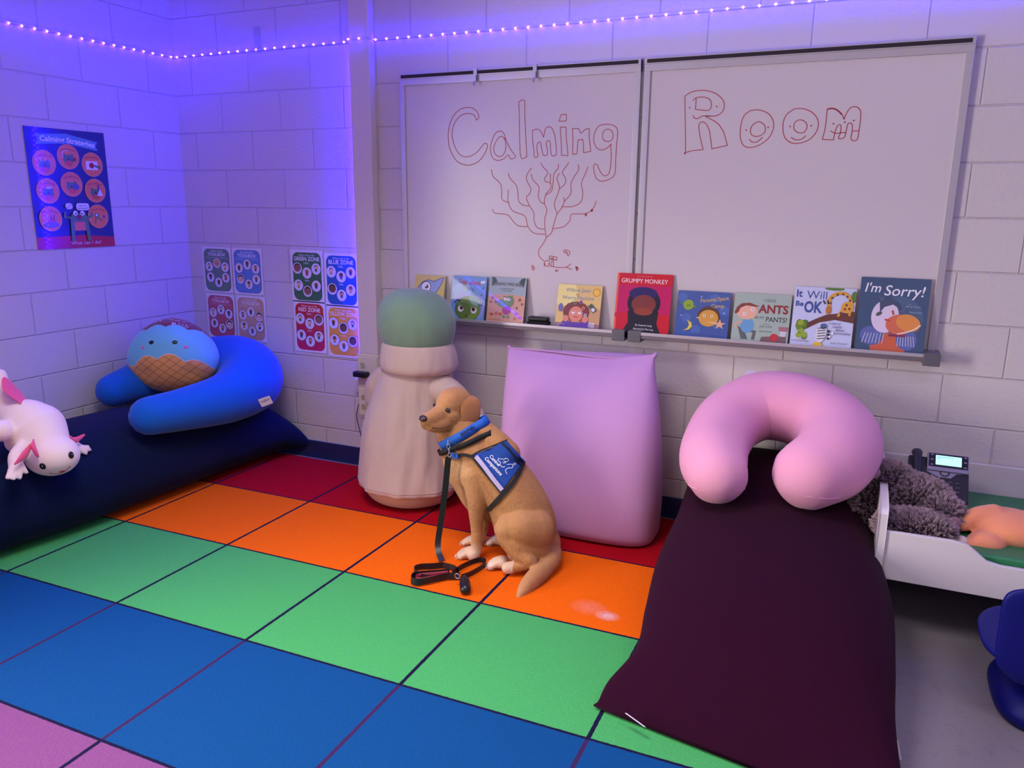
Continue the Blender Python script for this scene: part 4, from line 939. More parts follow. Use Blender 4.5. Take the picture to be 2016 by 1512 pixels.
zz = n.math('MULTIPLY', z, 1.35)
g1 = n.math('LESS_THAN', n.math('ABSOLUTE', n.math('SUBTRACT', n.math('FRACT', n.math('MULTIPLY', n.math('ADD', x, zz), 17.0)), 0.5)), 0.045)
g2 = n.math('LESS_THAN', n.math('ABSOLUTE', n.math('SUBTRACT', n.math('FRACT', n.math('MULTIPLY', n.math('SUBTRACT', x, zz), 17.0)), 0.5)), 0.045)
wcol = n.mix(n.math('MAXIMUM', g1, g2), lin((226, 158, 88)), lin((176, 104, 52)))
tcol = n.mix(choc, lin((112, 190, 208)), lin((120, 62, 58)))
spr = n.math('MULTIPLY', choc, n.math('GREATER_THAN', n.noise(vec, 85, 0), 0.70))
tcol = n.mix(spr, tcol, lin((224, 190, 190)))
n.link(n.mix(edge, n.mix(cone, tcol, wcol), lin((236, 190, 170))), n.b.inputs['Base Color'])
n.link(n.bump(n.noise(vec, 260, 2), 0.4, 0.002), n.b.inputs['Normal'])
IC = Vector((0.347, -0.5, 0.637)) + Vector((0, 0, -0.002))
ic = empty('ice_cream_plush', (IC.x, IC.y, IC.z), 'round ice cream cone plush with a smiling blue face sitting in the blue pillow', 'plush toy', None, rot=(-0.10, 0.0, 0.50))
R0 = (0.232, 0.155, 0.190)
def egg(v):
    t = v.z / 0.19
    v = Vector((v.x * (1.0 + 0.05 * -t), v.y, v.z + (0.018 * (1 - abs(v.x) / 0.23) if t > 0.3 else 0)))
    # gentle pinch where the stitching gathers low on the cone
    for sx in (-0.095, 0.12):
        d = math.hypot(v.x - sx, v.z + 0.075)
        if v.y < 0 and d < 0.05: v.y += 0.012 * (1 - d / 0.05)
    return v
V, F = ball((0, 0, 0), R0, 96, 64); V = [egg(v) for v in V]; mk('plush_body', V, F, mice, ic)
def on_egg(x, z, out=0.0):
    k = 1 - (x / R0[0]) ** 2 - (z / R0[2]) ** 2; return Vector((x, -R0[1] * math.sqrt(max(k, 0.01)) - out, z))
mblack = mat('glossy_black', (8, 8, 12), 0.35); mcheek = mat('pink_felt', (226, 120, 190), 0.9)
for sx, nm in ((-0.066, 'eye'), (0.062, 'eye')):
    p = on_egg(sx, 0.088); V, F = ball(p, (0.021, 0.006, 0.0125), 20, 12, Matrix.Rotation(math.radians(-28 * (1 if sx > 0 else -1) * -1), 3, 'Z') @ Matrix.Rotation(-0.45, 3, 'X')); mk('eye', V, F, mblack, ic)
    V, F = tube([tuple(on_egg(sx + (0.012 if sx > 0 else -0.012), 0.092, 0.003)) + (0.0016,), tuple(on_egg(sx + (0.022 if sx > 0 else -0.022), 0.098, 0.004)) + (0.0009,)], n=1, segs=8); mk('eyelash', V, F, mblack, ic)
for sx in (-0.108, 0.108):
    p = on_egg(sx, 0.062, 0.0); V, F = ball(p, (0.012, 0.004, 0.009), 16, 10, Matrix.Rotation(0.5 * (1 if sx > 0 else -1), 3, 'Z')); mk('cheek', V, F, mcheek, ic)
V, F = tube([tuple(on_egg(a, b, 0.002)) + (0.0012,) for a, b in ((-0.018, 0.083), (-0.009, 0.078), (0.0, 0.0765), (0.009, 0.079), (0.016, 0.084))], n=3, segs=8); mk('smile', V, F, mblack, ic)

# ------------------------------------------------------------------ axolotl plush on the navy bag
mwhite = mat('cream_plush', (244, 222, 214), 0.92, sheen=0.35, bump=0.35, bscale=300, bdist=0.001, spec=0.2); mhot = mat('hot_pink_plush', (240, 92, 132), 0.85, sheen=0.3, bump=0.3, bscale=220, bdist=0.001, spec=0.2)
H0 = Vector((0.560, -1.42, 0.400))
ax = empty('axolotl_plush', tuple(H0), 'cream axolotl plush with hot pink gills and back frill lying on the navy bean bag', 'plush toy')
def L(p): return tuple(Vector(p[:3]) - H0) + tuple(p[3:])
spine = [(0.42, -1.464, 0.734) + (0.026,), (0.44, -1.476, 0.648) + (0.042,), (0.47, -1.47, 0.593) + (0.062,), (0.52, -1.459, 0.553) + (0.100,), (0.55, -1.44, 0.508) + (0.122,), (0.6, -1.445, 0.467) + (0.108,), (0.64, -1.451, 0.435) + (0.088,), (0.65, -1.439, 0.411) + (0.085,)]
parts = [tube([L(p) for p in spine], n=6, segs=28)]
HC = Vector((0.665, -1.452, 0.417)); parts.append(ball(L(tuple(HC)), (0.112, 0.098, 0.084), 28, 18))
def arm(a, b, c, **k): return tube([L(a), L(b), L(c)], n=5, segs=14, flat=0.8, **k)
parts.append(arm((0.62, -1.533, 0.469) + (0.036,), (0.64, -1.584, 0.444) + (0.034,), (0.66, -1.605, 0.415) + (0.030,)))
for q in ((0.7, -1.668, 0.393), (0.71, -1.649, 0.385), (0.71, -1.624, 0.38), (0.7, -1.589, 0.389)): parts.append(tube([L((0.67, -1.605, 0.425) + (0.026,)), L(q + (0.0085,))], n=3, segs=10))
parts.append(arm((0.58, -1.308, 0.408) + (0.032,), (0.6, -1.291, 0.392) + (0.026,), (0.61, -1.276, 0.382) + (0.018,)))
for q in ((0.62, -1.243, 0.372), (0.63, -1.272, 0.363), (0.61, -1.243, 0.389)): parts.append(tube([L((0.61, -1.29, 0.389) + (0.018,)), L(q + (0.007,))], n=3, segs=10))
parts.append(arm((0.55, -1.56, 0.542) + (0.05,), (0.57, -1.589, 0.542) + (0.042,), (0.58, -1.597, 0.532) + (0.03,)) if False else ball(L((0.56, -1.579, 0.542)), 0.045, 20, 12))
body = blob('plush_body', parts, mwhite, voxel=0.0065, smooth=7, parent=ax)
T_ax = bvh(body)
camv = Vector((3.6443, -3.4823, 1.4473))
def hit(T, pt, org=Vector((0, 0, 0))):
    """nearest skin point in front of a place inside the body, seen from the open side of the room"""
    d = (Vector(pt) - camv).normalized(); r = T.ray_cast(camv - org, d); return (r[0], r[1]) if r[0] is not None else (Vector(pt) - org, -d)
for px in ((0.66, -1.495, 0.381), (0.66, -1.366, 0.391)):
    p, nn = hit(T_ax, px, H0); q = nn.to_track_quat('Z', 'Y').to_matrix()
    V, F = ball(p, (0.0125, 0.0150, 0.005), 18, 10, q); e = mk('eye', V, F, mblack, ax)
    V, F = ball(p + nn * 0.005 + Vector((0.002, 0, 0.003)), 0.0020, 10, 6); mk('eye_glint', V, F, mat('white_thread', (235, 235, 235), 0.5), e)
mp_ = [hit(T_ax, q, H0) for q in ((0.66, -1.469, 0.344), (0.66, -1.432, 0.33), (0.66, -1.402, 0.332), (0.66, -1.377, 0.346))]
V, F = tube([tuple(p + nn * 0.001) + (0.0016,) for p, nn in mp_], n=5, segs=8); mk('mouth', V, F, mat('mouth_felt', (176, 70, 74), 0.9), ax)
p, nn = hit(T_ax, (0.66, -1.416, 0.334), H0); V, F = ball(p, (0.012, 0.006, 0.003), 14, 8, nn.to_track_quat('Z', 'Y').to_matrix()); mk('tongue', V, F, mat('mouth_felt', (176, 70, 74), 0.9), ax)
def frill(pts, thick=0.004):
    V = []; F = []
    for a, b in pts: V += [Vector(a) - H0, Vector(b) - H0]
    m = len(V)
    V += [v + Vector((0.0, 0.010, 0.004)) for v in V[:m]]
    for i in range(len(pts) - 1):
        a = 2 * i; F += [(a, a+1, a+3, a+2), (m+a, m+a+2, m+a+3, m+a+1), (a+1, m+a+1, m+a+3, a+3), (a, a+2, m+a+2, m+a)]
    F += [(0, m, m+1, 1), (m-2, m-1, 2*m-1, 2*m-2)]
    return V, F
V, F = frill([((0.53, -1.541, 0.698), (0.49, -1.507, 0.754)), ((0.54, -1.53, 0.675), (0.49, -1.474, 0.722)), ((0.55, -1.515, 0.656), (0.49, -1.453, 0.685)), ((0.56, -1.502, 0.642), (0.5, -1.441, 0.664)), ((0.57, -1.491, 0.619), (0.51, -1.431, 0.63)), ((0.59, -1.487, 0.594), (0.53, -1.424, 0.607)), ((0.61, -1.482, 0.574), (0.56, -1.425, 0.585)), ((0.64, -1.487, 0.562), (0.6, -1.446, 0.56))])
o = mk('back_frill', V, F, mhot, ax); sd = o.modifiers.new('s', 'SUBSURF'); sd.levels = sd.render_levels = 2
def gill(*p): V, F = tube([L(q) for q in p], n=4, segs=12, flat=0.45); return mk('gill', V, F, mhot, ax)
gill((0.7, -1.56, 0.492) + (0.010,), (0.715, -1.599, 0.468) + (0.017,), (0.72, -1.642, 0.446) + (0.005,)); gill((0.7, -1.545, 0.509) + (0.008,), (0.715, -1.558, 0.489) + (0.020,), (0.72, -1.551, 0.456) + (0.015,), (0.72, -1.546, 0.446) + (0.004,))
gill((0.62, -1.389, 0.484) + (0.009,), (0.635, -1.37, 0.471) + (0.016,), (0.64, -1.341, 0.446) + (0.013,)); gill((0.635, -1.349, 0.45) + (0.011,), (0.635, -1.317, 0.441) + (0.013,), (0.63, -1.275, 0.45) + (0.006,))

# ------------------------------------------------------------------ tall stuffed floor pillow in a tan cover (plain, with a soft green top)
mtan = fabric('tan_jersey', (192, 168, 156), 0.9, 0.2, 0.2, 700); mbeige = fabric('beige_plush', (196, 168, 136), 0.9, 0.25, 0.2, 500); mgreen = fabric('sage_green_plush', (116, 146, 118), 0.9, 0.3, 0.2, 500); mlime = fabric('pale_green_plush', (160, 200, 150), 0.9, 0.3, 0.2, 500)
wrinkle(mtan, 10, 0.6, 0.04); wrinkle(mgreen, 9, 0.7, 0.03)
tp_ = empty('stuffed_floor_pillow', (1.70, -0.335, 0.009), 'tall stuffed pillow in a tan cover with a sage green top, left of the dog', 'stuffed pillow')
def rnd(st, n=6, segs=64, post=None): return loft([(a[1], a[2], a[0], a[3], 0, 0, 0, a[4], 0, a[5] if len(a) > 5 else 2.0) for a in st], n=n, segs=segs, post=post)
V, F = rnd([(0.0, 0, -0.01, 0.10, 0.09), (0.006, 0, -0.01, 0.155, 0.14), (0.03, 0, -0.01, 0.205, 0.185), (0.08, 0, -0.01, 0.235, 0.21), (0.14, 0, -0.01, 0.24, 0.215), (0.30, 0, 0, 0.225, 0.20), (0.5, 0, 0.01, 0.19, 0.17), (0.66, 0, 0.01, 0.14, 0.13)]); mk('base_cushion', V, F, mbeige, tp_)
def cloth(v):
    a = math.atan2(v.y, v.x); k = max(0.0, 1 - v.z / 0.62)
    r = 0.006 * k * math.sin(a * 9 + v.z * 6) + 0.004 * k * math.sin(a * 17 - v.z * 15)
    return v + Vector((math.cos(a), math.sin(a), 0)) * r
V, F = rnd([(0.088, 0, -0.01, 0.249, 0.225), (0.094, 0, -0.01, 0.257, 0.233), (0.12, 0, -0.01, 0.256, 0.232), (0.22, -0.004, 0, 0.250, 0.222), (0.36, -0.008, 0.005, 0.236, 0.205), (0.50, 0.006, 0.01, 0.208, 0.18), (0.62, 0.030, 0.012, 0.184, 0.155), (0.69, 0.045, 0.012, 0.155, 0.140), (0.70, 0.045, 0.012, 0.13, 0.12)], post=cloth, segs=96)
mk('tan_cover', V, F, mtan, tp_)
V, F = rnd([(0.108, 0, -0.01, 0.2585, 0.2345), (0.113, 0, -0.01, 0.2595, 0.2355)], n=2, post=cloth, segs=96); mk('hem_stitch', V, F, mtan, tp_)
V, F = rnd([(0.655, 0.055, 0, 0.150, 0.135), (0.662, 0.055, 0, 0.176, 0.155), (0.69, 0.056, 0, 0.193, 0.165), (0.745, 0.055, 0, 0.186, 0.160), (0.79, 0.050, 0, 0.172, 0.150), (0.80, 0.048, 0, 0.150, 0.13)], n=6); mk('rolled_collar', V, F, mtan, tp_)
V, F = rnd([(0.77, 0.05, 0, 0.145, 0.13), (0.80, 0.05, 0, 0.170, 0.15), (0.86, 0.048, 0, 0.188, 0.166), (0.92, 0.045, 0, 0.186, 0.168), (0.98, 0.038, 0.0, 0.160, 0.152), (1.02, 0.028, 0, 0.115, 0.115), (1.04, 0.02, 0, 0.06, 0.06), (1.045, 0.02, 0, 0.01, 0.01)], n=6); mk('green_top', V, F, mgreen, tp_)
V, F = tube([(0.14, -0.02, 0.60, 0.075), (0.235, -0.03, 0.57, 0.068), (0.31, -0.04, 0.525, 0.058), (0.355, -0.05, 0.485, 0.054)], n=6, segs=24); s_ = mk('sleeve', V, F, mtan, tp_)
V, F = tube([(0.350, -0.05, 0.495, 0.058), (0.366, -0.053, 0.473, 0.061)], n=3, segs=24); mk('cuff', V, F, mtan, s_)
V, F = tube([(0.36, -0.055, 0.478, 0.047), (0.395, -0.06, 0.455, 0.048)], n=4, segs=24, flat=0.8); mk('arm_end', V, F, mlime, s_)
V, F = tube([(-0.17, 0.03, 0.60, 0.05), (-0.20, 0.03, 0.55, 0.062), (-0.215, 0.02, 0.48, 0.05)], n=5, segs=20); mk('sleeve', V, F, mtan, tp_)

# ------------------------------------------------------------------ toddler bed with phone, plushes
mwp = mat('white_painted_wood', (214, 206, 210), 0.4); mgm = mat('green_vinyl_mat', (40, 118, 74), 0.45)
bed = empty('toddler_bed', (3.80, 0, 0), 'low white toddler bed with a green mattress along the back wall', 'bed')
g = G()
prof = [(-0.72, 0.0), (-0.72, 0.44), (-0.70, 0.458), (-0.60, 0.462), (-0.10, 0.462), (-0.03, 0.462), (-0.03, 0.0)]
def side(x0, x1, name='side_panel'):
    g = G(); V = [(x0, a, b) for a, b in prof] + [(x1, a, b) for a, b in prof]; k = len(prof)
    F = [tuple(range(k)), tuple(range(2*k - 1, k - 1, -1))] + [(i, (i + 1) % k, k + (i + 1) % k, k + i) for i in range(k)]; g.add(V, [tuple(reversed(f)) for f in F]); return g.build(name, mwp, bed, bevel=0.003)
side(-0.022, 0.004); side(1.36, 1.386)
pr_ = [(0.004, 0.205), (0.004, 0.378), (0.20, 0.380), (0.245, 0.374), (0.275, 0.352), (0.305, 0.328), (0.345, 0.320), (0.45, 0.319), (1.0, 0.319), (1.05, 0.33), (1.10, 0.37), (1.15, 0.38), (1.36, 0.378), (1.36, 0.205)]
k = len(pr_); V = [(a, -0.715, b) for a, b in pr_] + [(a, -0.697, b) for a, b in pr_]
g = G(); g.add(V, [tuple(reversed(range(k))), tuple(range(k, 2*k))] + [(i, (i + 1) % k, k + (i + 1) % k, k + i) for i in range(k)]); g.build('front_rail', mwp, bed, bevel=0.0025)
g = G(); g.box(0.004, -0.028, 0.15, 1.36, -0.010, 0.455); g.build('back_panel', mwp, bed, bevel=0.003)
g = G(); g.box(0.004, -0.697, 0.205, 1.36, -0.028, 0.222); g.build('slat_base', mwp, bed)
g = G(); g.box(0.01, -0.690, 0.222, 1.355, -0.034, 0.342); g.build('mattress', mgm, bed, bevel=0.012, seg=3)

# desk phone standing tilted at the back of the mattress
mph = mat('charcoal_phone_plastic', (34, 33, 44), 0.4); mphs = mat('silver_phone_plastic', (150, 144, 170), 0.35)
ph = empty('desk_phone', (3.988, -0.262, 0.3505), 'dark office desk phone with a lit display leaning by the wall on the bed', 'telephone')
tl = Matrix.Translation((0, 0, 0.006)) @ Matrix.Rotation(-0.80, 4, 'X') @ Matrix.Diagonal((0.92, 1, 0.88, 1))
def tilted(g, name, m, par=None, **k):
    o = g.build(name, m, None, **k); o.data.transform(tl); o.parent = par or ph; return o
g = G(); g.box(-0.115, -0.020, 0.0, 0.112, 0.012, 0.155); g.box(-0.115, -0.016, 0.150, -0.045, 0.012, 0.205); tilted(g, 'phone_body', mph, bevel=0.006, seg=3)
g = G(); g.box(-0.045, -0.030, 0.132, 0.110, 0.008, 0.222); hd = tilted(g, 'display_housing', mphs, bevel=0.004)
g = G(); g.box(-0.040, -0.0315, 0.150, 0.106, -0.029, 0.216); tilted(g, 'display_bezel', mat('phone_bezel', (22, 22, 32), 0.3), hd, bevel=0.001)
g = G(); g.box(-0.014, -0.0328, 0.160, 0.082, -0.0313, 0.207); tilted(g, 'screen', mat('lcd_screen', (170, 230, 230), 0.3, emit=(0.48, 0.95, 0.98), es=0.95), hd)
g = G(); g.box(-0.008, -0.0334, 0.198, 0.055, -0.0329, 0.1995); g.box(-0.010, -0.0334, 0.190, 0.008, -0.0329, 0.1915); tilted(g, 'screen_text', mat('lcd_text', (70, 110, 110), 0.5), hd)
for q in ((-0.028, 0.208), (0.096, 0.208), (-0.028, 0.158), (0.096, 0.158), (-0.028, 0.184), (0.096, 0.184)):
    g = G(); V, F = ball((q[0], -0.0318, q[1]), (0.006, 0.0018, 0.0035), 12, 8); g.add(V, F); tilted(g, 'soft_key', mphs, hd)
g = G(); g.add([(-0.045, -0.0215, 0.152), (-0.045, -0.0215, 0.128), (0.0, -0.0215, 0.105), (0.045, -0.0215, 0.105), (0.065, -0.0215, 0.128), (0.110, -0.0215, 0.134), (0.110, -0.0215, 0.152)], [tuple(range(7))]); tilted(g, 'silver_panel', mphs)
V, F = tube([(0.022 + 0.016 * math.cos(t), -0.024, 0.126 + 0.014 * math.sin(t), 0.0022) for t in [2 * PI * k / 16 for k in range(17)]], n=1, segs=8, ends=False); g = G(); g.add(V, F); tilted(g, 'navigation_ring', mph)
for r_ in range(4):
    for c_ in range(3):
        g = G(); V, F = ball((0.015 + c_ * 0.028, -0.0205, 0.085 - r_ * 0.022), (0.009, 0.003, 0.0055), 12, 8); g.add(V, F); tilted(g, 'key', mat('phone_key', (70, 68, 84), 0.4))
V, F = tube([(-0.085, -0.028, 0.012, 0.020), (-0.085, -0.040, 0.035, 0.018), (-0.085, -0.044, 0.11, 0.015), (-0.085, -0.040, 0.185, 0.018), (-0.085, -0.026, 0.214, 0.022)], n=5, segs=18, flat=0.75, up=(1, 0, 0)); g = G(); g.add(V, F); o = tilted(g, 'handset', mph); o.data.polygons.foreach_set('use_smooth', [True] * len(o.data.polygons))

# fuzzy grey plush draped over the side panel
mfz = mat('frosted_grey_fur', (70, 54, 66), 0.9, spec=0.15)
n = N(mfz)
hi_ = n.new('ShaderNodeHairInfo'); n.link(n.mix(n.math('POWER', hi_.outputs['Intercept'], 1.2), lin((46, 32, 44)), lin((206, 180, 190))), n.b.inputs['Base Color'])
mskin = mat('dusty_pink_pad', (150, 112, 122), 0.9, sheen=0.2)
FZ = Vector((3.90, -0.40, 0.318))
fz = empty('grey_plush', tuple(FZ), 'shaggy dark grey frosted stuffed animal draped over the left end of the bed', 'plush toy')
def Lf(p): return tuple(Vector(p[:3]) - FZ) + tuple(p[3:])
parts = [ball(Lf((3.901, -0.4, 0.393)), (0.125, 0.11, 0.085), 28, 18), ball(Lf((3.815, -0.37, 0.439)), (0.080, 0.085, 0.070), 24, 16), ball(Lf((3.98, -0.48, 0.383)), (0.075, 0.08, 0.060), 24, 16), ball(Lf((3.895, -0.6, 0.364)), (0.125, 0.07, 0.048), 24, 16)]
parts.append(tube([Lf((3.819, -0.38, 0.453) + (0.058,)), Lf((3.755, -0.4, 0.45) + (0.052,)), Lf((3.742, -0.42, 0.373) + (0.050,)), Lf((3.753, -0.42, 0.263) + (0.046,)), Lf((3.773, -0.42, 0.174) + (0.042,))], n=5, segs=16))
fb = blob('plush_body', parts, mfz, voxel=0.010, smooth=5, parent=fz)
def fur(o, count, length, children=0, root=0.0016, tip=0.0006, seed=3, rnd=0.35, mi=1):
    pm = o.modifiers.new('fur', 'PARTICLE_SYSTEM'); ps = pm.particle_system.settings
    ps.type = 'HAIR'; ps.count = count; ps.hair_length = length; ps.hair_step = 3
    ps.use_advanced_hair = True; ps.factor_random = rnd * length * 0.25
    ps.root_radius = root; ps.tip_radius = tip; ps.radius_scale = 1.0; ps.material = mi; pm.particle_system.seed = seed
    ps.render_step = 2; ps.display_step = 2
    if children:
        ps.child_type = 'INTERPOLATED'; ps.rendered_child_count = children; ps.clump_factor = 0.55; ps.roughness_1 = 0.006; ps.roughness_2 = 0.012
    return ps
fur(fb, 3800, 0.020, children=14, root=0.0014, tip=0.0007)
T_fz = bvh(fb)
V, F = ball(Lf((3.746, -0.46, 0.498)), (0.030, 0.012, 0.026), 18, 12); mk('ear', V, F, mskin, fz)
V, F = ball(Lf((4.016, -0.555, 0.384)), (0.028, 0.014, 0.024), 18, 12, Matrix.Rotation(0.5, 3, 'Z')); mk('paw_pad', V, F, mskin, fz)

# peach plush cushion at the right edge
mpe = mat('peach_plush', (232, 146, 104), 0.9, sheen=0.3, bump=0.35, bscale=260, bdist=0.001, spec=0.2)
PE = Vector((4.17, -0.45, 0.3505))
pe = empty('peach_plush', tuple(PE), 'peach orange stuffed animal lying on the green mattress at the right edge', 'plush toy')
def Lp(p): return tuple(Vector(p[:3]) - PE) + tuple(p[3:])
parts = [ball(Lp((4.193, -0.47, 0.365)), (0.135, 0.115, 0.066), 28, 18), ball(Lp((4.38, -0.47, 0.42)), (0.14, 0.12, 0.070), 28, 18), ball(Lp((4.115, -0.58, 0.338)), (0.060, 0.050, 0.040), 24, 14),
         tube([Lp((4.144, -0.47, 0.394) + (0.050,)), Lp((4.086, -0.5, 0.395) + (0.036,)), Lp((4.052, -0.53, 0.372) + (0.022,))], n=5, segs=16), tube([Lp((4.122, -0.59, 0.334) + (0.040,)), Lp((4.077, -0.6, 0.328) + (0.032,)), Lp((4.056, -0.61, 0.331) + (0.026,))], n=5, segs=16)]
blob('plush_body', parts, mpe, voxel=0.0075, smooth=4, parent=pe)
V, F = ball(Lp((4.041, -0.615, 0.342)), (0.020, 0.022, 0.023), 18, 12); mk('paw', V, F, mat('pale_peach_plush', (216, 190, 180), 0.9, sheen=0.3), pe)

# blue moulded floor seat at the right edge
mbc = mat('blue_moulded_plastic', (6, 10, 98), 0.5, spec=0.25)
ch = empty('blue_floor_seat', (4.305, -0.955, 0.0), 'dark blue moulded plastic wobble chair at the lower right edge', 'chair')
def slab(name, prof, x0, x1, r=0.012):
    """profile in (x, z) swept along y"""
    k = len(prof); V = [(a, x0, b) for a, b in prof] + [(a, x1, b) for a, b in prof]
    g = G(); g.add(V, [tuple(range(k)), tuple(range(2*k - 1, k - 1, -1))] + [(i, k + i, k + (i + 1) % k, (i + 1) % k) for i in range(k)]); return g.build(name, mbc, ch, bevel=r, seg=4)
g = G(); V, F = loft([(0, 0, 0.0, .16, 0, 0, 0, .17, 0, 3.2), (0, 0, 0.008, .178, 0, 0, 0, .185, 0, 3.2), (0, 0, 0.04, .182, 0, 0, 0, .19, 0, 3.2), (0.01, 0, 0.075, .165, 0, 0, 0, .17, 0, 3.0), (0.02, 0, 0.10, .13, 0, 0, 0, .14, 0, 2.6), (0.03, 0, 0.14, .12, 0, 0, 0, .12, 0, 2.4)], n=5, segs=56); mk('base', V, F, mbc, ch)
g = G(); V, F = loft([(0.03, 0, 0.12, .115, 0, 0, 0, .12, 0, 2.4), (0.0, 0, 0.155, .14, 0, 0, 0, .15, 0, 2.4), (-0.02, 0, 0.195, .195, 0, 0.015, 0, .19, 0, 2.6), (-0.02, 0, 0.215, .212, 0, 0.02, 0, .205, 0, 2.8), (-0.015, 0, 0.228, .205, 0, .02, 0, .20, 0, 2.8), (0.0, 0, 0.218, .16, 0, 0.01, 0, .15, 0, 2.6)], n=5, segs=56); mk('seat', V, F, mbc, ch)
V, F = loft([(-0.01, -0.19, 0.165, .12, 0, 0, 0, .016, 0, 3), (-0.02, -0.20, 0.22, .16, 0, 0, 0, .020, 0, 3), (-0.02, -0.21, 0.34, .17, 0, 0, 0, .020, 0, 3), (-0.02, -0.22, 0.43, .165, 0, 0, 0, .018, 0, 3), (-0.01, -0.225, 0.465, .12, 0, 0, 0, .010, 0, 2.4)], n=6, segs=48)
V = [Vector((v.x - 0.035, v.y, v.z)) for v in V]; mk('backrest', V, F, mbc, ch)

# ------------------------------------------------------------------ sitting dog
mcoat = mat('golden_coat', (196, 140, 84), 0.85, sheen=0.15, spec=0.2)
n = N(mcoat); x, y, z, vec = n.sep()
mp = n.new('ShaderNodeMapping'); n.link(vec, mp.inputs[0]); mp.inputs['Scale'].default_value = (1, 1, 0.35)
c1 = n.mix(n.noise(vec, 9, 3), lin((178, 122, 72)), lin((204, 154, 102)))
c1 = n.mix(n.math('MULTIPLY', n.noise(mp.outputs[0], 150, 3), 0.45), c1, lin((156, 100, 58)))
ramp = n.new('ShaderNodeMapRange'); n.link(z, ramp.inputs[0]); ramp.inputs[1].default_value = 0.02; ramp.inputs[2].default_value = 0.085; ramp.inputs[3].default_value = 1.0; ramp.inputs[4].default_value = 0.0
c2 = n.mix(n.math('MULTIPLY', ramp.outputs[0], n.math('LESS_THAN', x, 0.085)), c1, lin((236, 212, 190)))
# paler chest
chest = n.new('ShaderNodeMapRange'); n.link(x, chest.inputs[0]); chest.inputs[1].default_value = -0.23; chest.inputs[2].default_value = -0.10; chest.inputs[3].default_value = 0.55; chest.inputs[4].default_value = 0.0
low = n.math('LESS_THAN', z, 0.42)
n.link(n.mix(n.math('MULTIPLY', chest.outputs[0], low), c2, lin((226, 186, 136))), n.b.inputs['Base Color'])
n.link(n.bump(n.noise(mp.outputs[0], 260, 4), 0.7, 0.004), n.b.inputs['Normal'])
D0 = Vector((2.42, -0.72, 0.009))
dog = empty('dog', tuple(D0), 'golden labrador sitting on the rug in a blue service vest, looking to the left', 'dog')
def Ld(p): return tuple(Vector(p[:3]) - D0) + tuple(p[3:])
def E(p, r, rot=None): return ball(Ld(p)[:3], r, 28, 18, rot)
def Cp(*pts, **k): return tube([Ld(p) for p in pts], **({'n': 5, 'segs': 18} | k))
parts = []
# trunk: chest to rump along a steep back
parts.append(Cp((2.246, -0.74, 0.368) + (0.092,), (2.279, -0.735, 0.393) + (0.098,), (2.34, -0.73, 0.379) + (0.108,), (2.402, -0.725, 0.314) + (0.116,), (2.451, -0.72, 0.228) + (0.124,), (2.478, -0.71, 0.139) + (0.127,), (2.486, -0.7, 0.078) + (0.104,), n=6, segs=26))
parts.append(Cp((2.234, -0.74, 0.322) + (0.076,), (2.265, -0.74, 0.248) + (0.060,), (2.312, -0.73, 0.207) + (0.055,), n=5))
# neck
parts.append(Cp((2.184, -0.745, 0.552) + (0.066,), (2.221, -0.745, 0.505) + (0.076,), (2.265, -0.74, 0.444) + (0.090,), (2.314, -0.735, 0.399) + (0.10,), n=5, segs=22))
parts.append(Cp((2.147, -0.775, 0.525) + (0.046,), (2.171, -0.775, 0.467) + (0.052,), (2.189, -0.765, 0.422) + (0.064,), (2.211, -0.755, 0.356) + (0.07,), n=5))
# hackles on the back of the neck
parts.append(Cp((2.293, -0.73, 0.545) + (0.040,), (2.346, -0.73, 0.504) + (0.050,), (2.392, -0.73, 0.456) + (0.060,), n=4))
# near front leg, far front leg
parts.append(Cp((2.283, -0.79, 0.368) + (0.058,), (2.302, -0.805, 0.288) + (0.046,), (2.3, -0.81, 0.223) + (0.034,), (2.3, -0.81, 0.157) + (0.025,), (2.303, -0.812, 0.107) + (0.0235,), (2.3, -0.815, 0.058) + (0.0225,), (2.291, -0.825, 0.035) + (0.025,), n=5))
parts.append(Cp((2.257, -0.69, 0.32) + (0.055,), (2.276, -0.685, 0.219) + (0.040,), (2.274, -0.68, 0.148) + (0.028,), (2.264, -0.68, 0.083) + (0.0225,), (2.252, -0.685, 0.045) + (0.022,), (2.24, -0.7, 0.028) + (0.024,), n=5))
def paw(c, d, s=1.0, toes=4):
    c = Vector(c); d = Vector((d[0], d[1], 0)).normalized(); r = Vector((-d.y, d.x, 0))
    parts.append(ball(Ld(tuple(Vector((c.x, c.y, 0.030 * s + 0.009))))[:3], (0.030 * s, 0.030 * s, 0.022 * s), 18, 12))
    for i in range(toes):
        k = (i - (toes - 1) / 2); a = c + d * (0.030 * s) * (1 - 0.08 * k * k) + r * (k * 0.0145 * s)
        b = a + d * 0.020 * s
        parts.append(tube([Ld((c.x + r.x * k * 0.010 * s, c.y + r.y * k * 0.010 * s, 0.034 * s + 0.009, 0.0105 * s)), Ld((a.x, a.y, 0.027 * s + 0.009, 0.0115 * s)), Ld((b.x, b.y, 0.0135 * s + 0.009, 0.0105 * s))], n=3, segs=12))
    return [c + d * (0.058 * s) * (1 - 0.05 * ((i - 1.5) ** 2)) + r * ((i - 1.5) * 0.0150 * s) for i in range(toes)], d
claws = []
claws.append(paw((2.275, -0.811, 0.012), (-0.93, -0.42), 1.0))
claws.append(paw((2.23, -0.695, 0.012), (-0.93, -0.25), 0.9))
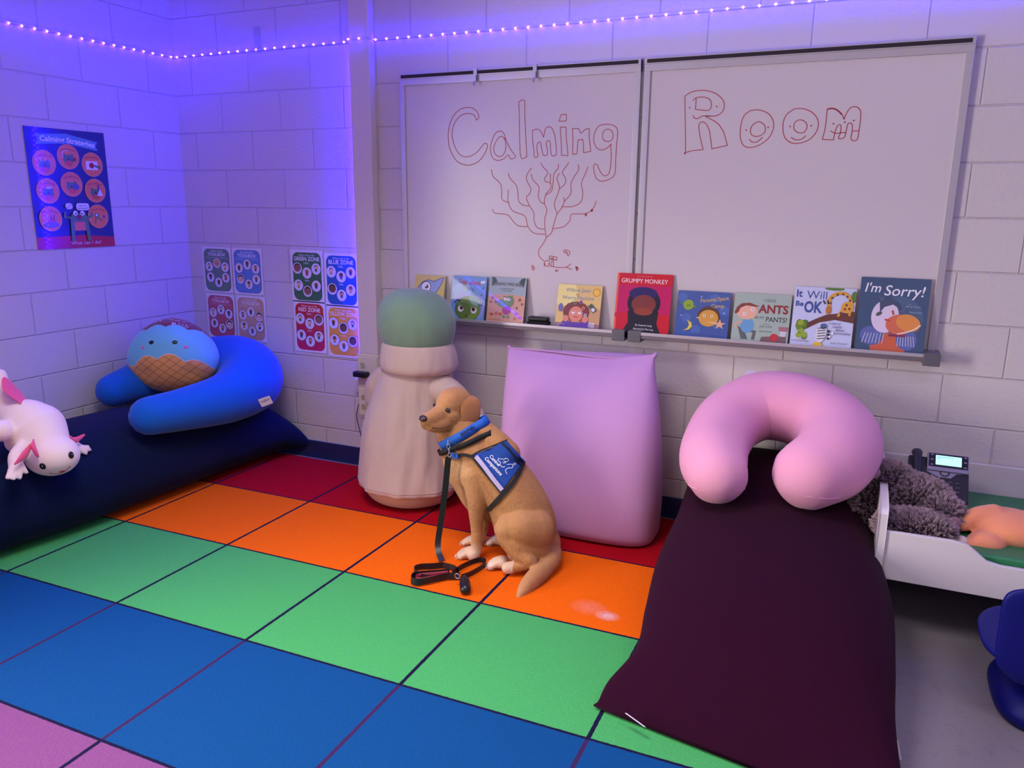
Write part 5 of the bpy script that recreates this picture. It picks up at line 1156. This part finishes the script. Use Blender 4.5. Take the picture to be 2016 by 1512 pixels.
# near hind leg: thigh, shank, long foot
parts.append(Cp((2.534, -0.775, 0.175) + (0.088,), (2.497, -0.825, 0.188) + (0.076,), (2.46, -0.85, 0.187) + (0.055,), n=5, segs=22))
parts.append(Cp((2.541, -0.78, 0.102) + (0.070,), (2.5, -0.84, 0.13) + (0.058,), (2.463, -0.855, 0.161) + (0.045,), n=5, segs=20))
parts.append(Cp((2.463, -0.855, 0.161) + (0.048,), (2.507, -0.865, 0.109) + (0.034,), (2.556, -0.865, 0.082) + (0.026,), n=5))
parts.append(Cp((2.564, -0.86, 0.075) + (0.024,), (2.517, -0.875, 0.054) + (0.0215,), (2.475, -0.89, 0.044) + (0.022,), n=4))
claws.append(paw((2.432, -0.845, 0.012), (-0.95, -0.31), 1.05))
# far hind foot peeping out
parts.append(Cp((2.348, -0.6, 0.048) + (0.06,), (2.3, -0.575, -0.014) + (0.026,), n=4)); claws.append(paw((2.323, -0.651, 0.012), (-0.90, -0.30), 0.9))
# rump filling and tail
parts.append(E((2.528, -0.68, 0.073), (0.085, 0.095, 0.080)))
parts.append(Cp((2.584, -0.69, 0.05) + (0.042,), (2.614, -0.76, 0.053) + (0.034,), (2.611, -0.83, 0.043) + (0.033,), (2.599, -0.905, 0.034) + (0.035,), (2.588, -0.97, 0.017) + (0.028,), (2.585, -1.03, 0.003) + (0.010,), n=5))
# head
HD = Vector((2.163, -0.745, 0.63))
fw = Vector((-0.29, -0.95, -0.05)).normalized(); lf = fw.cross(Vector((0, 0, 1))).normalized() * -1.0
upv = lf.cross(fw).normalized()
if upv.z < 0: upv = -upv
rl = 0.10; lf, upv = (lf * math.cos(rl) - upv * math.sin(rl)), (upv * math.cos(rl) + lf * math.sin(rl))
if lf.x < 0: lf = -lf
# head frame: f forward, l towards the image right, u up
def hp(f, l, u): return HD + fw * f + lf * l + upv * u
RH = Matrix((lf, fw, upv)).transposed()
def He(f, l, u, r): parts.append(ball(Ld(tuple(hp(f, l, u)))[:3], r, 26, 16, RH))     # r = (side, forward, up)
def Hc(*p, **k): parts.append(tube([Ld(tuple(hp(*q[:3])) + (q[3],)) for q in p], **({'n': 4, 'segs': 18, 'up': tuple(upv)} | k)))
He(-0.005, 0, 0.022, (0.064, 0.074, 0.060)); He(0.030, 0, 0.020, (0.053, 0.052, 0.046)); He(-0.02, 0, -0.015, (0.066, 0.065, 0.055))
He(0.035, 0.030, -0.020, (0.034, 0.045, 0.036)); He(0.035, -0.030, -0.020, (0.034, 0.045, 0.036))
He(0.050, 0.026, 0.026, (0.021, 0.019, 0.014)); He(0.050, -0.026, 0.026, (0.021, 0.019, 0.014)); He(0.012, 0, 0.034, (0.056, 0.060, 0.048))
Hc((0.045, 0, -0.006, 0.043), (0.090, 0, -0.014, 0.036), (0.130, 0, -0.018, 0.031), (0.152, 0, -0.019, 0.026), n=5)
for s in (-1, 1): Hc((0.045, s * 0.020, -0.040, 0.034), (0.100, s * 0.021, -0.046, 0.029), (0.140, s * 0.014, -0.042, 0.022))
Hc((0.00, 0, -0.050, 0.042), (0.060, 0, -0.060, 0.027), (0.115, 0, -0.062, 0.018), n=4)
body = blob('body', parts, mcoat, voxel=0.0058, smooth=4, parent=dog)
# ears hang as flaps joined high on the skull
def ear(s):
    st = []
    for f, l, u, w, t in ((-0.030, 0.046, 0.052, 0.024, 0.007), (-0.027, 0.064, 0.040, 0.040, 0.0085), (-0.022, 0.076, 0.010, 0.047, 0.008), (-0.016, 0.082, -0.034, 0.043, 0.0075), (-0.006, 0.078, -0.076, 0.030, 0.006), (0.002, 0.070, -0.098, 0.010, 0.003)):
        c = Vector(Ld(tuple(hp(f, s * l, u)))[:3]); a = (fw * 0.96 + lf * (-0.28 * s)).normalized() * w; b = (lf * s * 0.96 + fw * 0.28).normalized() * t
        st.append(tuple(c) + tuple(a) + tuple(b) + (2.2,))
    V, F = loft(st, n=6, segs=24); return mk('ear', V, F, mat('ear_coat', (176, 118, 72), 0.85, sheen=0.2, bump=0.5, bscale=240, bdist=0.002, spec=0.2), dog)
ear(1); ear(-1)
T_dog = bvh(body)
mnose = mat('nose_leather', (52, 34, 38), 0.35); meye = mat('amber_brown_eye', (28, 14, 8), 0.08); mlid = mat('dark_eyelid', (44, 28, 24), 0.6)
def hl(f, l, u): return Vector(Ld(tuple(hp(f, l, u)))[:3])
V, F = ball(hl(0.168, 0, -0.008), (0.0195, 0.014, 0.0135), 24, 16, RH); nose = mk('nose', V, F, mnose, dog)
for s in (-1, 1):
    V, F = ball(hl(0.178, s * 0.0085, -0.010), (0.0042, 0.0045, 0.0035), 12, 8, RH); mk('nostril', V, F, mat('dark_slot', (12, 10, 10), .6), nose)
for s in (-1, 1):
    o_ = hl(0.25, s * 0.034, 0.013); r = T_dog.ray_cast(o_, (-fw)); p = r[0] if r[0] else hl(0.07, s * 0.03, 0.01)
    V, F = ball(p - fw * 0.0015, (0.0145, 0.0075, 0.0085), 20, 12, RH); mk('eyelid', V, F, mlid, dog)
    V, F = ball(p + fw * 0.0005, (0.0108, 0.0072, 0.0068), 20, 12, RH); mk('eye', V, F, meye, dog)
# mouth line under the lips
for s in (-1, 1):
    P = []
    for f, u in ((0.150, -0.042), (0.120, -0.050), (0.090, -0.052), (0.066, -0.046)):
        r = T_dog.ray_cast(hl(f, s * 0.12, u), lf * (-s)); p = r[0] if r[0] else hl(f, s * 0.03, u); P.append(tuple(p + lf * s * 0.0002) + (0.0016,))
    V, F = tube(P, n=4, segs=8); mk('lip_line', V, F, mlid, dog)
mclaw = mat('pale_claw', (206, 190, 176), 0.4)
for pts_, d_ in claws:
    for p in pts_:
        a = p + d_ * 0.004; V, F = tube([Ld((a.x, a.y, 0.020, 0.0034)), Ld((a.x + d_.x * 0.006, a.y + d_.y * 0.006, 0.0125, 0.0014))], n=2, segs=8); mk('claw', V, F, mclaw, dog)
ps = fur(body, 9000, 0.0038, children=9, root=0.0007, tip=0.0002, rnd=0.1, seed=5)
ps.normal_factor = 0.0005; ps.object_align_factor = (0.0006, 0.0, -0.0010); ps.clump_factor = 0.1; ps.roughness_1 = 0.0006; ps.roughness_2 = 0.001

# collar, buckle collar and vest are worn, so they belong to the dog
mcb = mat('royal_blue_webbing', (26, 92, 190), 0.75, bump=0.5, bscale=500, bdist=0.001); mbk = mat('black_webbing', (14, 14, 18), 0.75, bump=0.4, bscale=500, bdist=0.001); mvest = mat('blue_vest_cloth', (20, 66, 150), 0.85, bump=0.4, bscale=600, bdist=0.0008); msil = mat('reflective_silver_tape', (186, 172, 210), 0.35); mst = mat('steel', (190, 190, 195), 0.3, metal=0.8); mwt = mat('white_print', (232, 232, 240), 0.7)
def collar(c, ax_, r0, w, m, name, off=0.004, seg=64, th=0.0025):
    """band hugging the neck: rays shot outward-in around an axis"""
    c = Vector(Ld(c)[:3]); a = Vector(ax_).normalized(); e1 = a.orthogonal().normalized(); e2 = a.cross(e1); V = []; F = []
    for k in range(seg):
        t = 2 * PI * k / seg; d = e1 * math.cos(t) + e2 * math.sin(t); rr = []
        for s in (-0.4, 0.4):
            r = T_dog.ray_cast(c + a * (w * s) + d * 0.25, -d); rr.append((r[0] - (c + a * (w * s))).dot(d) if r[0] is not None else r0)
        R = min(max(max(rr), r0 * 0.7), r0 * 1.5) + off
        for s, tt in ((-0.5, 0), (0.5, 0), (0.5, th), (-0.5, th)): V.append(c + a * (w * s) + d * (R + tt))
    for k in range(seg):
        for j in range(4):
            A = k * 4 + j; B = k * 4 + (j + 1) % 4; A2 = ((k + 1) % seg) * 4 + j; B2 = ((k + 1) % seg) * 4 + (j + 1) % 4; F.append((A, B, B2, A2))
    return mk(name, V, F, m, dog)
col1 = collar((2.212, -0.745, 0.529), (-0.10, -0.20, 0.62) if False else (-0.48, -0.10, 0.80), 0.075, 0.038, mcb, 'collar', off=0.002)
col2 = collar((2.224, -0.75, 0.493), (-0.40, -0.05, 0.86), 0.08, 0.022, mbk, 'buckle_collar', off=0.008)
def onto(pt, off=0.004):
    d = (Vector(pt) - camv).normalized(); r = T_dog.ray_cast(camv - D0, d)
    if r[0] is None: return Vector(Ld(pt)[:3])
    return r[0] + r[1] * off
def patch(cs, nu, nv, m, name, off=0.005, th=0.003, par=None, back=False):
    """four corners (world) -> cloth lying on the coat"""
    A, B, Cc, Dd = [Vector(c) for c in cs]; V = []; F = []
    for i in range(nu + 1):
        for j in range(nv + 1):
            s, t = i / nu, j / nv
            V.append(onto(tuple(A * (1-s) * (1-t) + B * s * (1-t) + Cc * s * t + Dd * (1-s) * t), off))
    N_ = []
    for i in range(nu):
        for j in range(nv): a = i * (nv + 1) + j; F.append((a, a + nv + 1, a + nv + 2, a + 1))
    o = mk(name, V, F, m, par or dog); sm_ = o.modifiers.new('s', 'SMOOTH'); sm_.iterations = 6; sm_.factor = 0.5
    so = o.modifiers.new('t', 'SOLIDIFY'); so.thickness = th; so.offset = 0.0; return o
vA, vB, vC, vD = (2.278, -0.82, 0.456), (2.428, -0.8, 0.535), (2.507, -0.8, 0.464), (2.428, -0.83, 0.333)
vest = patch((vA, vB, vC, vD), 22, 22, mvest, 'vest')
def strip(pts, w, m, name, par, off=0.008, th=0.0022):
    P = [onto(p, off) for p in pts]
    S = [Vector(q) for q in catmull([tuple(p) for p in P], 6)]; V = []; F = []
    for i, c in enumerate(S):
        T = (S[min(i+1, len(S)-1)] - S[max(i-1, 0)]).normalized(); r = T_dog.find_nearest(c); nn = r[1] if r[0] is not None else Vector((0, -1, 0)); wv = T.cross(nn).normalized()
        for sx, sy in ((-1, -1), (1, -1), (1, 1), (-1, 1)): V.append(c + wv * (w / 2 * sx) + nn * (th * sy))
    for i in range(len(S) - 1):
        for k in range(4): a = 4*i + k; b = 4*i + (k+1) % 4; F.append((a, b, b+4, a+4))
    F.append((3, 2, 1, 0)); q = len(V); F.append((q-4, q-3, q-2, q-1)); return mk(name, V, F, m, par, smooth=False)
strip([(2.29, -0.82, 0.458), (2.338, -0.83, 0.417), (2.383, -0.83, 0.372), (2.423, -0.83, 0.332)], 0.013, mbk, 'vest_trim', vest)
strip([(2.305, -0.82, 0.458), (2.349, -0.83, 0.423), (2.389, -0.83, 0.38), (2.427, -0.83, 0.341)], 0.017, msil, 'reflective_stripe', vest, off=0.0095)
strip([(2.494, -0.79, 0.453), (2.488, -0.81, 0.421), (2.471, -0.83, 0.378), (2.428, -0.83, 0.324), (2.394, -0.83, 0.28), (2.363, -0.82, 0.242)], 0.017, mbk, 'girth_strap', vest)
strip([(2.408, -0.8, 0.522), (2.434, -0.8, 0.502), (2.461, -0.8, 0.474), (2.492, -0.81, 0.442)], 0.008, mbk, 'zipper', vest)
strip([(2.181, -0.82, 0.453), (2.223, -0.83, 0.456), (2.258, -0.83, 0.463), (2.287, -0.82, 0.455)], 0.013, mbk, 'chest_strap', vest)
strip([(2.192, -0.82, 0.452), (2.216, -0.83, 0.452), (2.235, -0.83, 0.453)], 0.021, mcb, 'strap_sleeve', vest)
strip([(2.283, -0.82, 0.457), (2.321, -0.82, 0.482), (2.373, -0.81, 0.509), (2.428, -0.8, 0.535)], 0.005, mbk, 'vest_edge', vest)
def print_on(cs, items, m, name, par, off=0.0095):
    A, B, Cc, Dd = [Vector(c) for c in cs]; V0 = []; F0 = []
    for (V, F) in items:
        k = len(V0)
        for s, t in V: V0.append(onto(tuple(A * (1-s) * (1-t) + B * s * (1-t) + Cc * s * t + Dd * (1-s) * t), off))
        F0 += [tuple(i + k for i in f) for f in F]
    return mk(name, V0, F0, m, par, smooth=False)
def txt2(s, x0, y0, w, h, bold=0.02):
    V, F, a, b = text_mesh(s, bold); k = w / (b - a); return [(x0 + (x - a) * k, y0 + y * h) for x, y, _ in V], F
def str2(P, w):
    S = catmull([(p[0], 0, p[1]) for p in P], 5); V = []; F = []
    for i, p in enumerate(S):
        a, b = S[max(i-1, 0)], S[min(i+1, len(S)-1)]; dx, dz = b[0]-a[0], b[2]-a[2]; L_ = math.hypot(dx, dz) or 1
        V += [(p[0] - dz/L_*w/2, p[2] + dx/L_*w/2), (p[0] + dz/L_*w/2, p[2] - dx/L_*w/2)]
    return V, [(2*i, 2*i+1, 2*i+3, 2*i+2) for i in range(len(S) - 1)]
# print area: s along the lettering (towards lower right), t upwards across the vest
pA, pB, pC, pD = (2.333, -0.82, 0.447), (2.425, -0.83, 0.377), (2.488, -0.82, 0.453), (2.406, -0.82, 0.521)
items = [txt2('Canine', 0.09, 0.30, 0.47, 0.19), txt2('Companions', 0.02, 0.10, 0.82, 0.19)]
lg = [[(0.42, 0.62), (0.36, 0.55), (0.40, 0.46), (0.50, 0.47), (0.56, 0.40), (0.66, 0.40), (0.72, 0.48)], [(0.42, 0.62), (0.44, 0.70), (0.50, 0.72), (0.50, 0.80), (0.58, 0.86), (0.62, 0.78), (0.58, 0.68), (0.64, 0.62)], [(0.56, 0.52), (0.62, 0.58), (0.60, 0.66), (0.54, 0.64)],
      [(0.72, 0.60), (0.80, 0.72), (0.90, 0.74), (0.92, 0.64), (0.84, 0.54), (0.82, 0.40), (0.95, 0.34)], [(0.84, 0.86), (0.90, 0.90), (0.93, 0.84), (0.88, 0.79), (0.84, 0.83), (0.86, 0.88)]]
items += [str2(P, 0.022) for P in lg]
print_on((pA, pB, pC, pD), items, mwt, 'vest_print', vest)
V, F = text_mesh('FINN', 0.03)[:2]; a_, b_ = text_mesh('FINN', 0.03)[2:]
print_on(((2.246, -0.82, 0.529), (2.3, -0.8, 0.577), (2.286, -0.8, 0.594), (2.233, -0.82, 0.546)), [([((x - a_) / (b_ - a_), y * 1.1 + 0.1) for x, y, _ in V], F)], mat('navy_print', (14, 24, 74), 0.7), 'collar_name', col1, off=0.012)

# leash clipped at the chest, hanging to the rug and looped there
ls = empty('leash', (2.203, -0.86, 0.457), 'black leather dog leash hanging from the dog collar and looped on the orange squares', 'leash')
LS = ls.location.copy(); mle = mat('black_leather', (20, 19, 26), 0.42); mrd = mat('wine_red_lining', (140, 16, 50), 0.6)
def lw(p): return tuple(Vector(p) - LS)
W = 0.0245
hang = [(2.205, -0.865, 0.457), (2.2, -0.865, 0.437), (2.193, -0.87, 0.347), (2.18, -0.875, 0.237), (2.171, -0.885, 0.151), (2.169, -0.9, 0.09), (2.184, -0.92, 0.061), (2.217, -0.95, 0.043)]
hd_ = (0.86, 0.48, 0.0)
V, F = ribbon([lw(p) for p in hang], W, 0.0016, n=6, wdir=[hd_] * 6 + [(0.80, 0.5, 0.1), (0.75, 0.45, 0.3)]); mk('strap', V, F, mle, ls, smooth=False)
def floorloop(pts, name, m, w=0.024, dz=0.0):
    """strap standing on edge on the rug"""
    P = [(p[0], p[1], 0.009 + w / 2 + 0.002 + dz) for p in pts]
    V, F = ribbon([lw(p) for p in P], w, 0.0015, n=8, wdir=[(0, 0.12, 1)] * len(P)); return mk(name, V, F, m, ls, smooth=False)
loopA = [(2.216, -0.944, 0.02), (2.18, -0.971, 0.02), (2.142, -0.994, 0.02), (2.131, -1.024, 0.02), (2.167, -1.06, 0.02), (2.223, -1.066, 0.02), (2.267, -1.036, 0.02)]
floorloop(loopA, 'strap', mle)
loopB = [(2.216, -0.944, 0.02), (2.264, -0.947, 0.02), (2.301, -0.968, 0.02)]; floorloop(loopB, 'strap', mle)
loopC = [(2.327, -1.008, 0.02), (2.282, -1.029, 0.02), (2.243, -1.08, 0.02), (2.204, -1.121, 0.02), (2.172, -1.114, 0.02), (2.163, -1.076, 0.02), (2.208, -1.04, 0.02), (2.274, -0.995, 0.02)]
lc2 = floorloop(loopC, 'strap', mle, w=0.026, dz=0.004)
P = [(p[0] + 0.004, p[1] + 0.006, 0.009 + 0.016) for p in ((2.296, -1.014, 0.02), (2.236, -1.069, 0.02), (2.199, -1.106, 0.02), (2.176, -1.102, 0.02), (2.178, -1.078, 0.02), (2.222, -1.044, 0.02), (2.269, -1.007, 0.02))]
V, F = ribbon([lw(p) for p in P], 0.024, 0.0008, n=8, wdir=[(0, 0.12, 1)] * len(P)); mk('red_lining', V, F, mrd, lc2)
loopD = [(2.287, -0.998, 0.02), (2.299, -0.925, 0.02), (2.321, -0.865, 0.02), (2.345, -0.843, 0.02), (2.37, -0.867, 0.02), (2.369, -0.916, 0.02), (2.355, -0.976, 0.02), (2.336, -1.013, 0.02)]
floorloop(loopD, 'strap', mle, w=0.022, dz=0.006)
V, F = tube([lw((2.35, -1.019, 0.03)) + (0.014,), lw((2.373, -1.054, 0.03)) + (0.021,), lw((2.397, -1.096, 0.03)) + (0.0205,)], n=5, segs=20); mk('bag_dispenser', V, F, mat('black_rubber', (22, 22, 26), 0.35), ls)
g = G(); c = Vector(lw((2.338, -1.05, 0.05))); V, F = tube([tuple(c + Vector((0.010 * math.cos(t), 0, 0.010 * math.sin(t)))) + (0.0016,) for t in [2 * PI * k / 16 for k in range(17)]], n=1, segs=8, ends=False); mk('ring', V, F, mst, ls)
for k, q in enumerate(((2.199, -0.86, 0.514), (2.203, -0.865, 0.499), (2.206, -0.865, 0.483), (2.208, -0.865, 0.464))):
    c = Vector(lw(q)); e = (Vector((1, 0.4, 0)) if k % 2 else Vector((0.4, -1, 0))).normalized() * 0.006
    V, F = tube([tuple(c + e * math.cos(t) + Vector((0, 0, 0.0105 * math.sin(t)))) + (0.0015,) for t in [2 * PI * k2 / 14 for k2 in range(15)]], n=1, segs=8, ends=False); mk('chain_link', V, F, mst, ls)
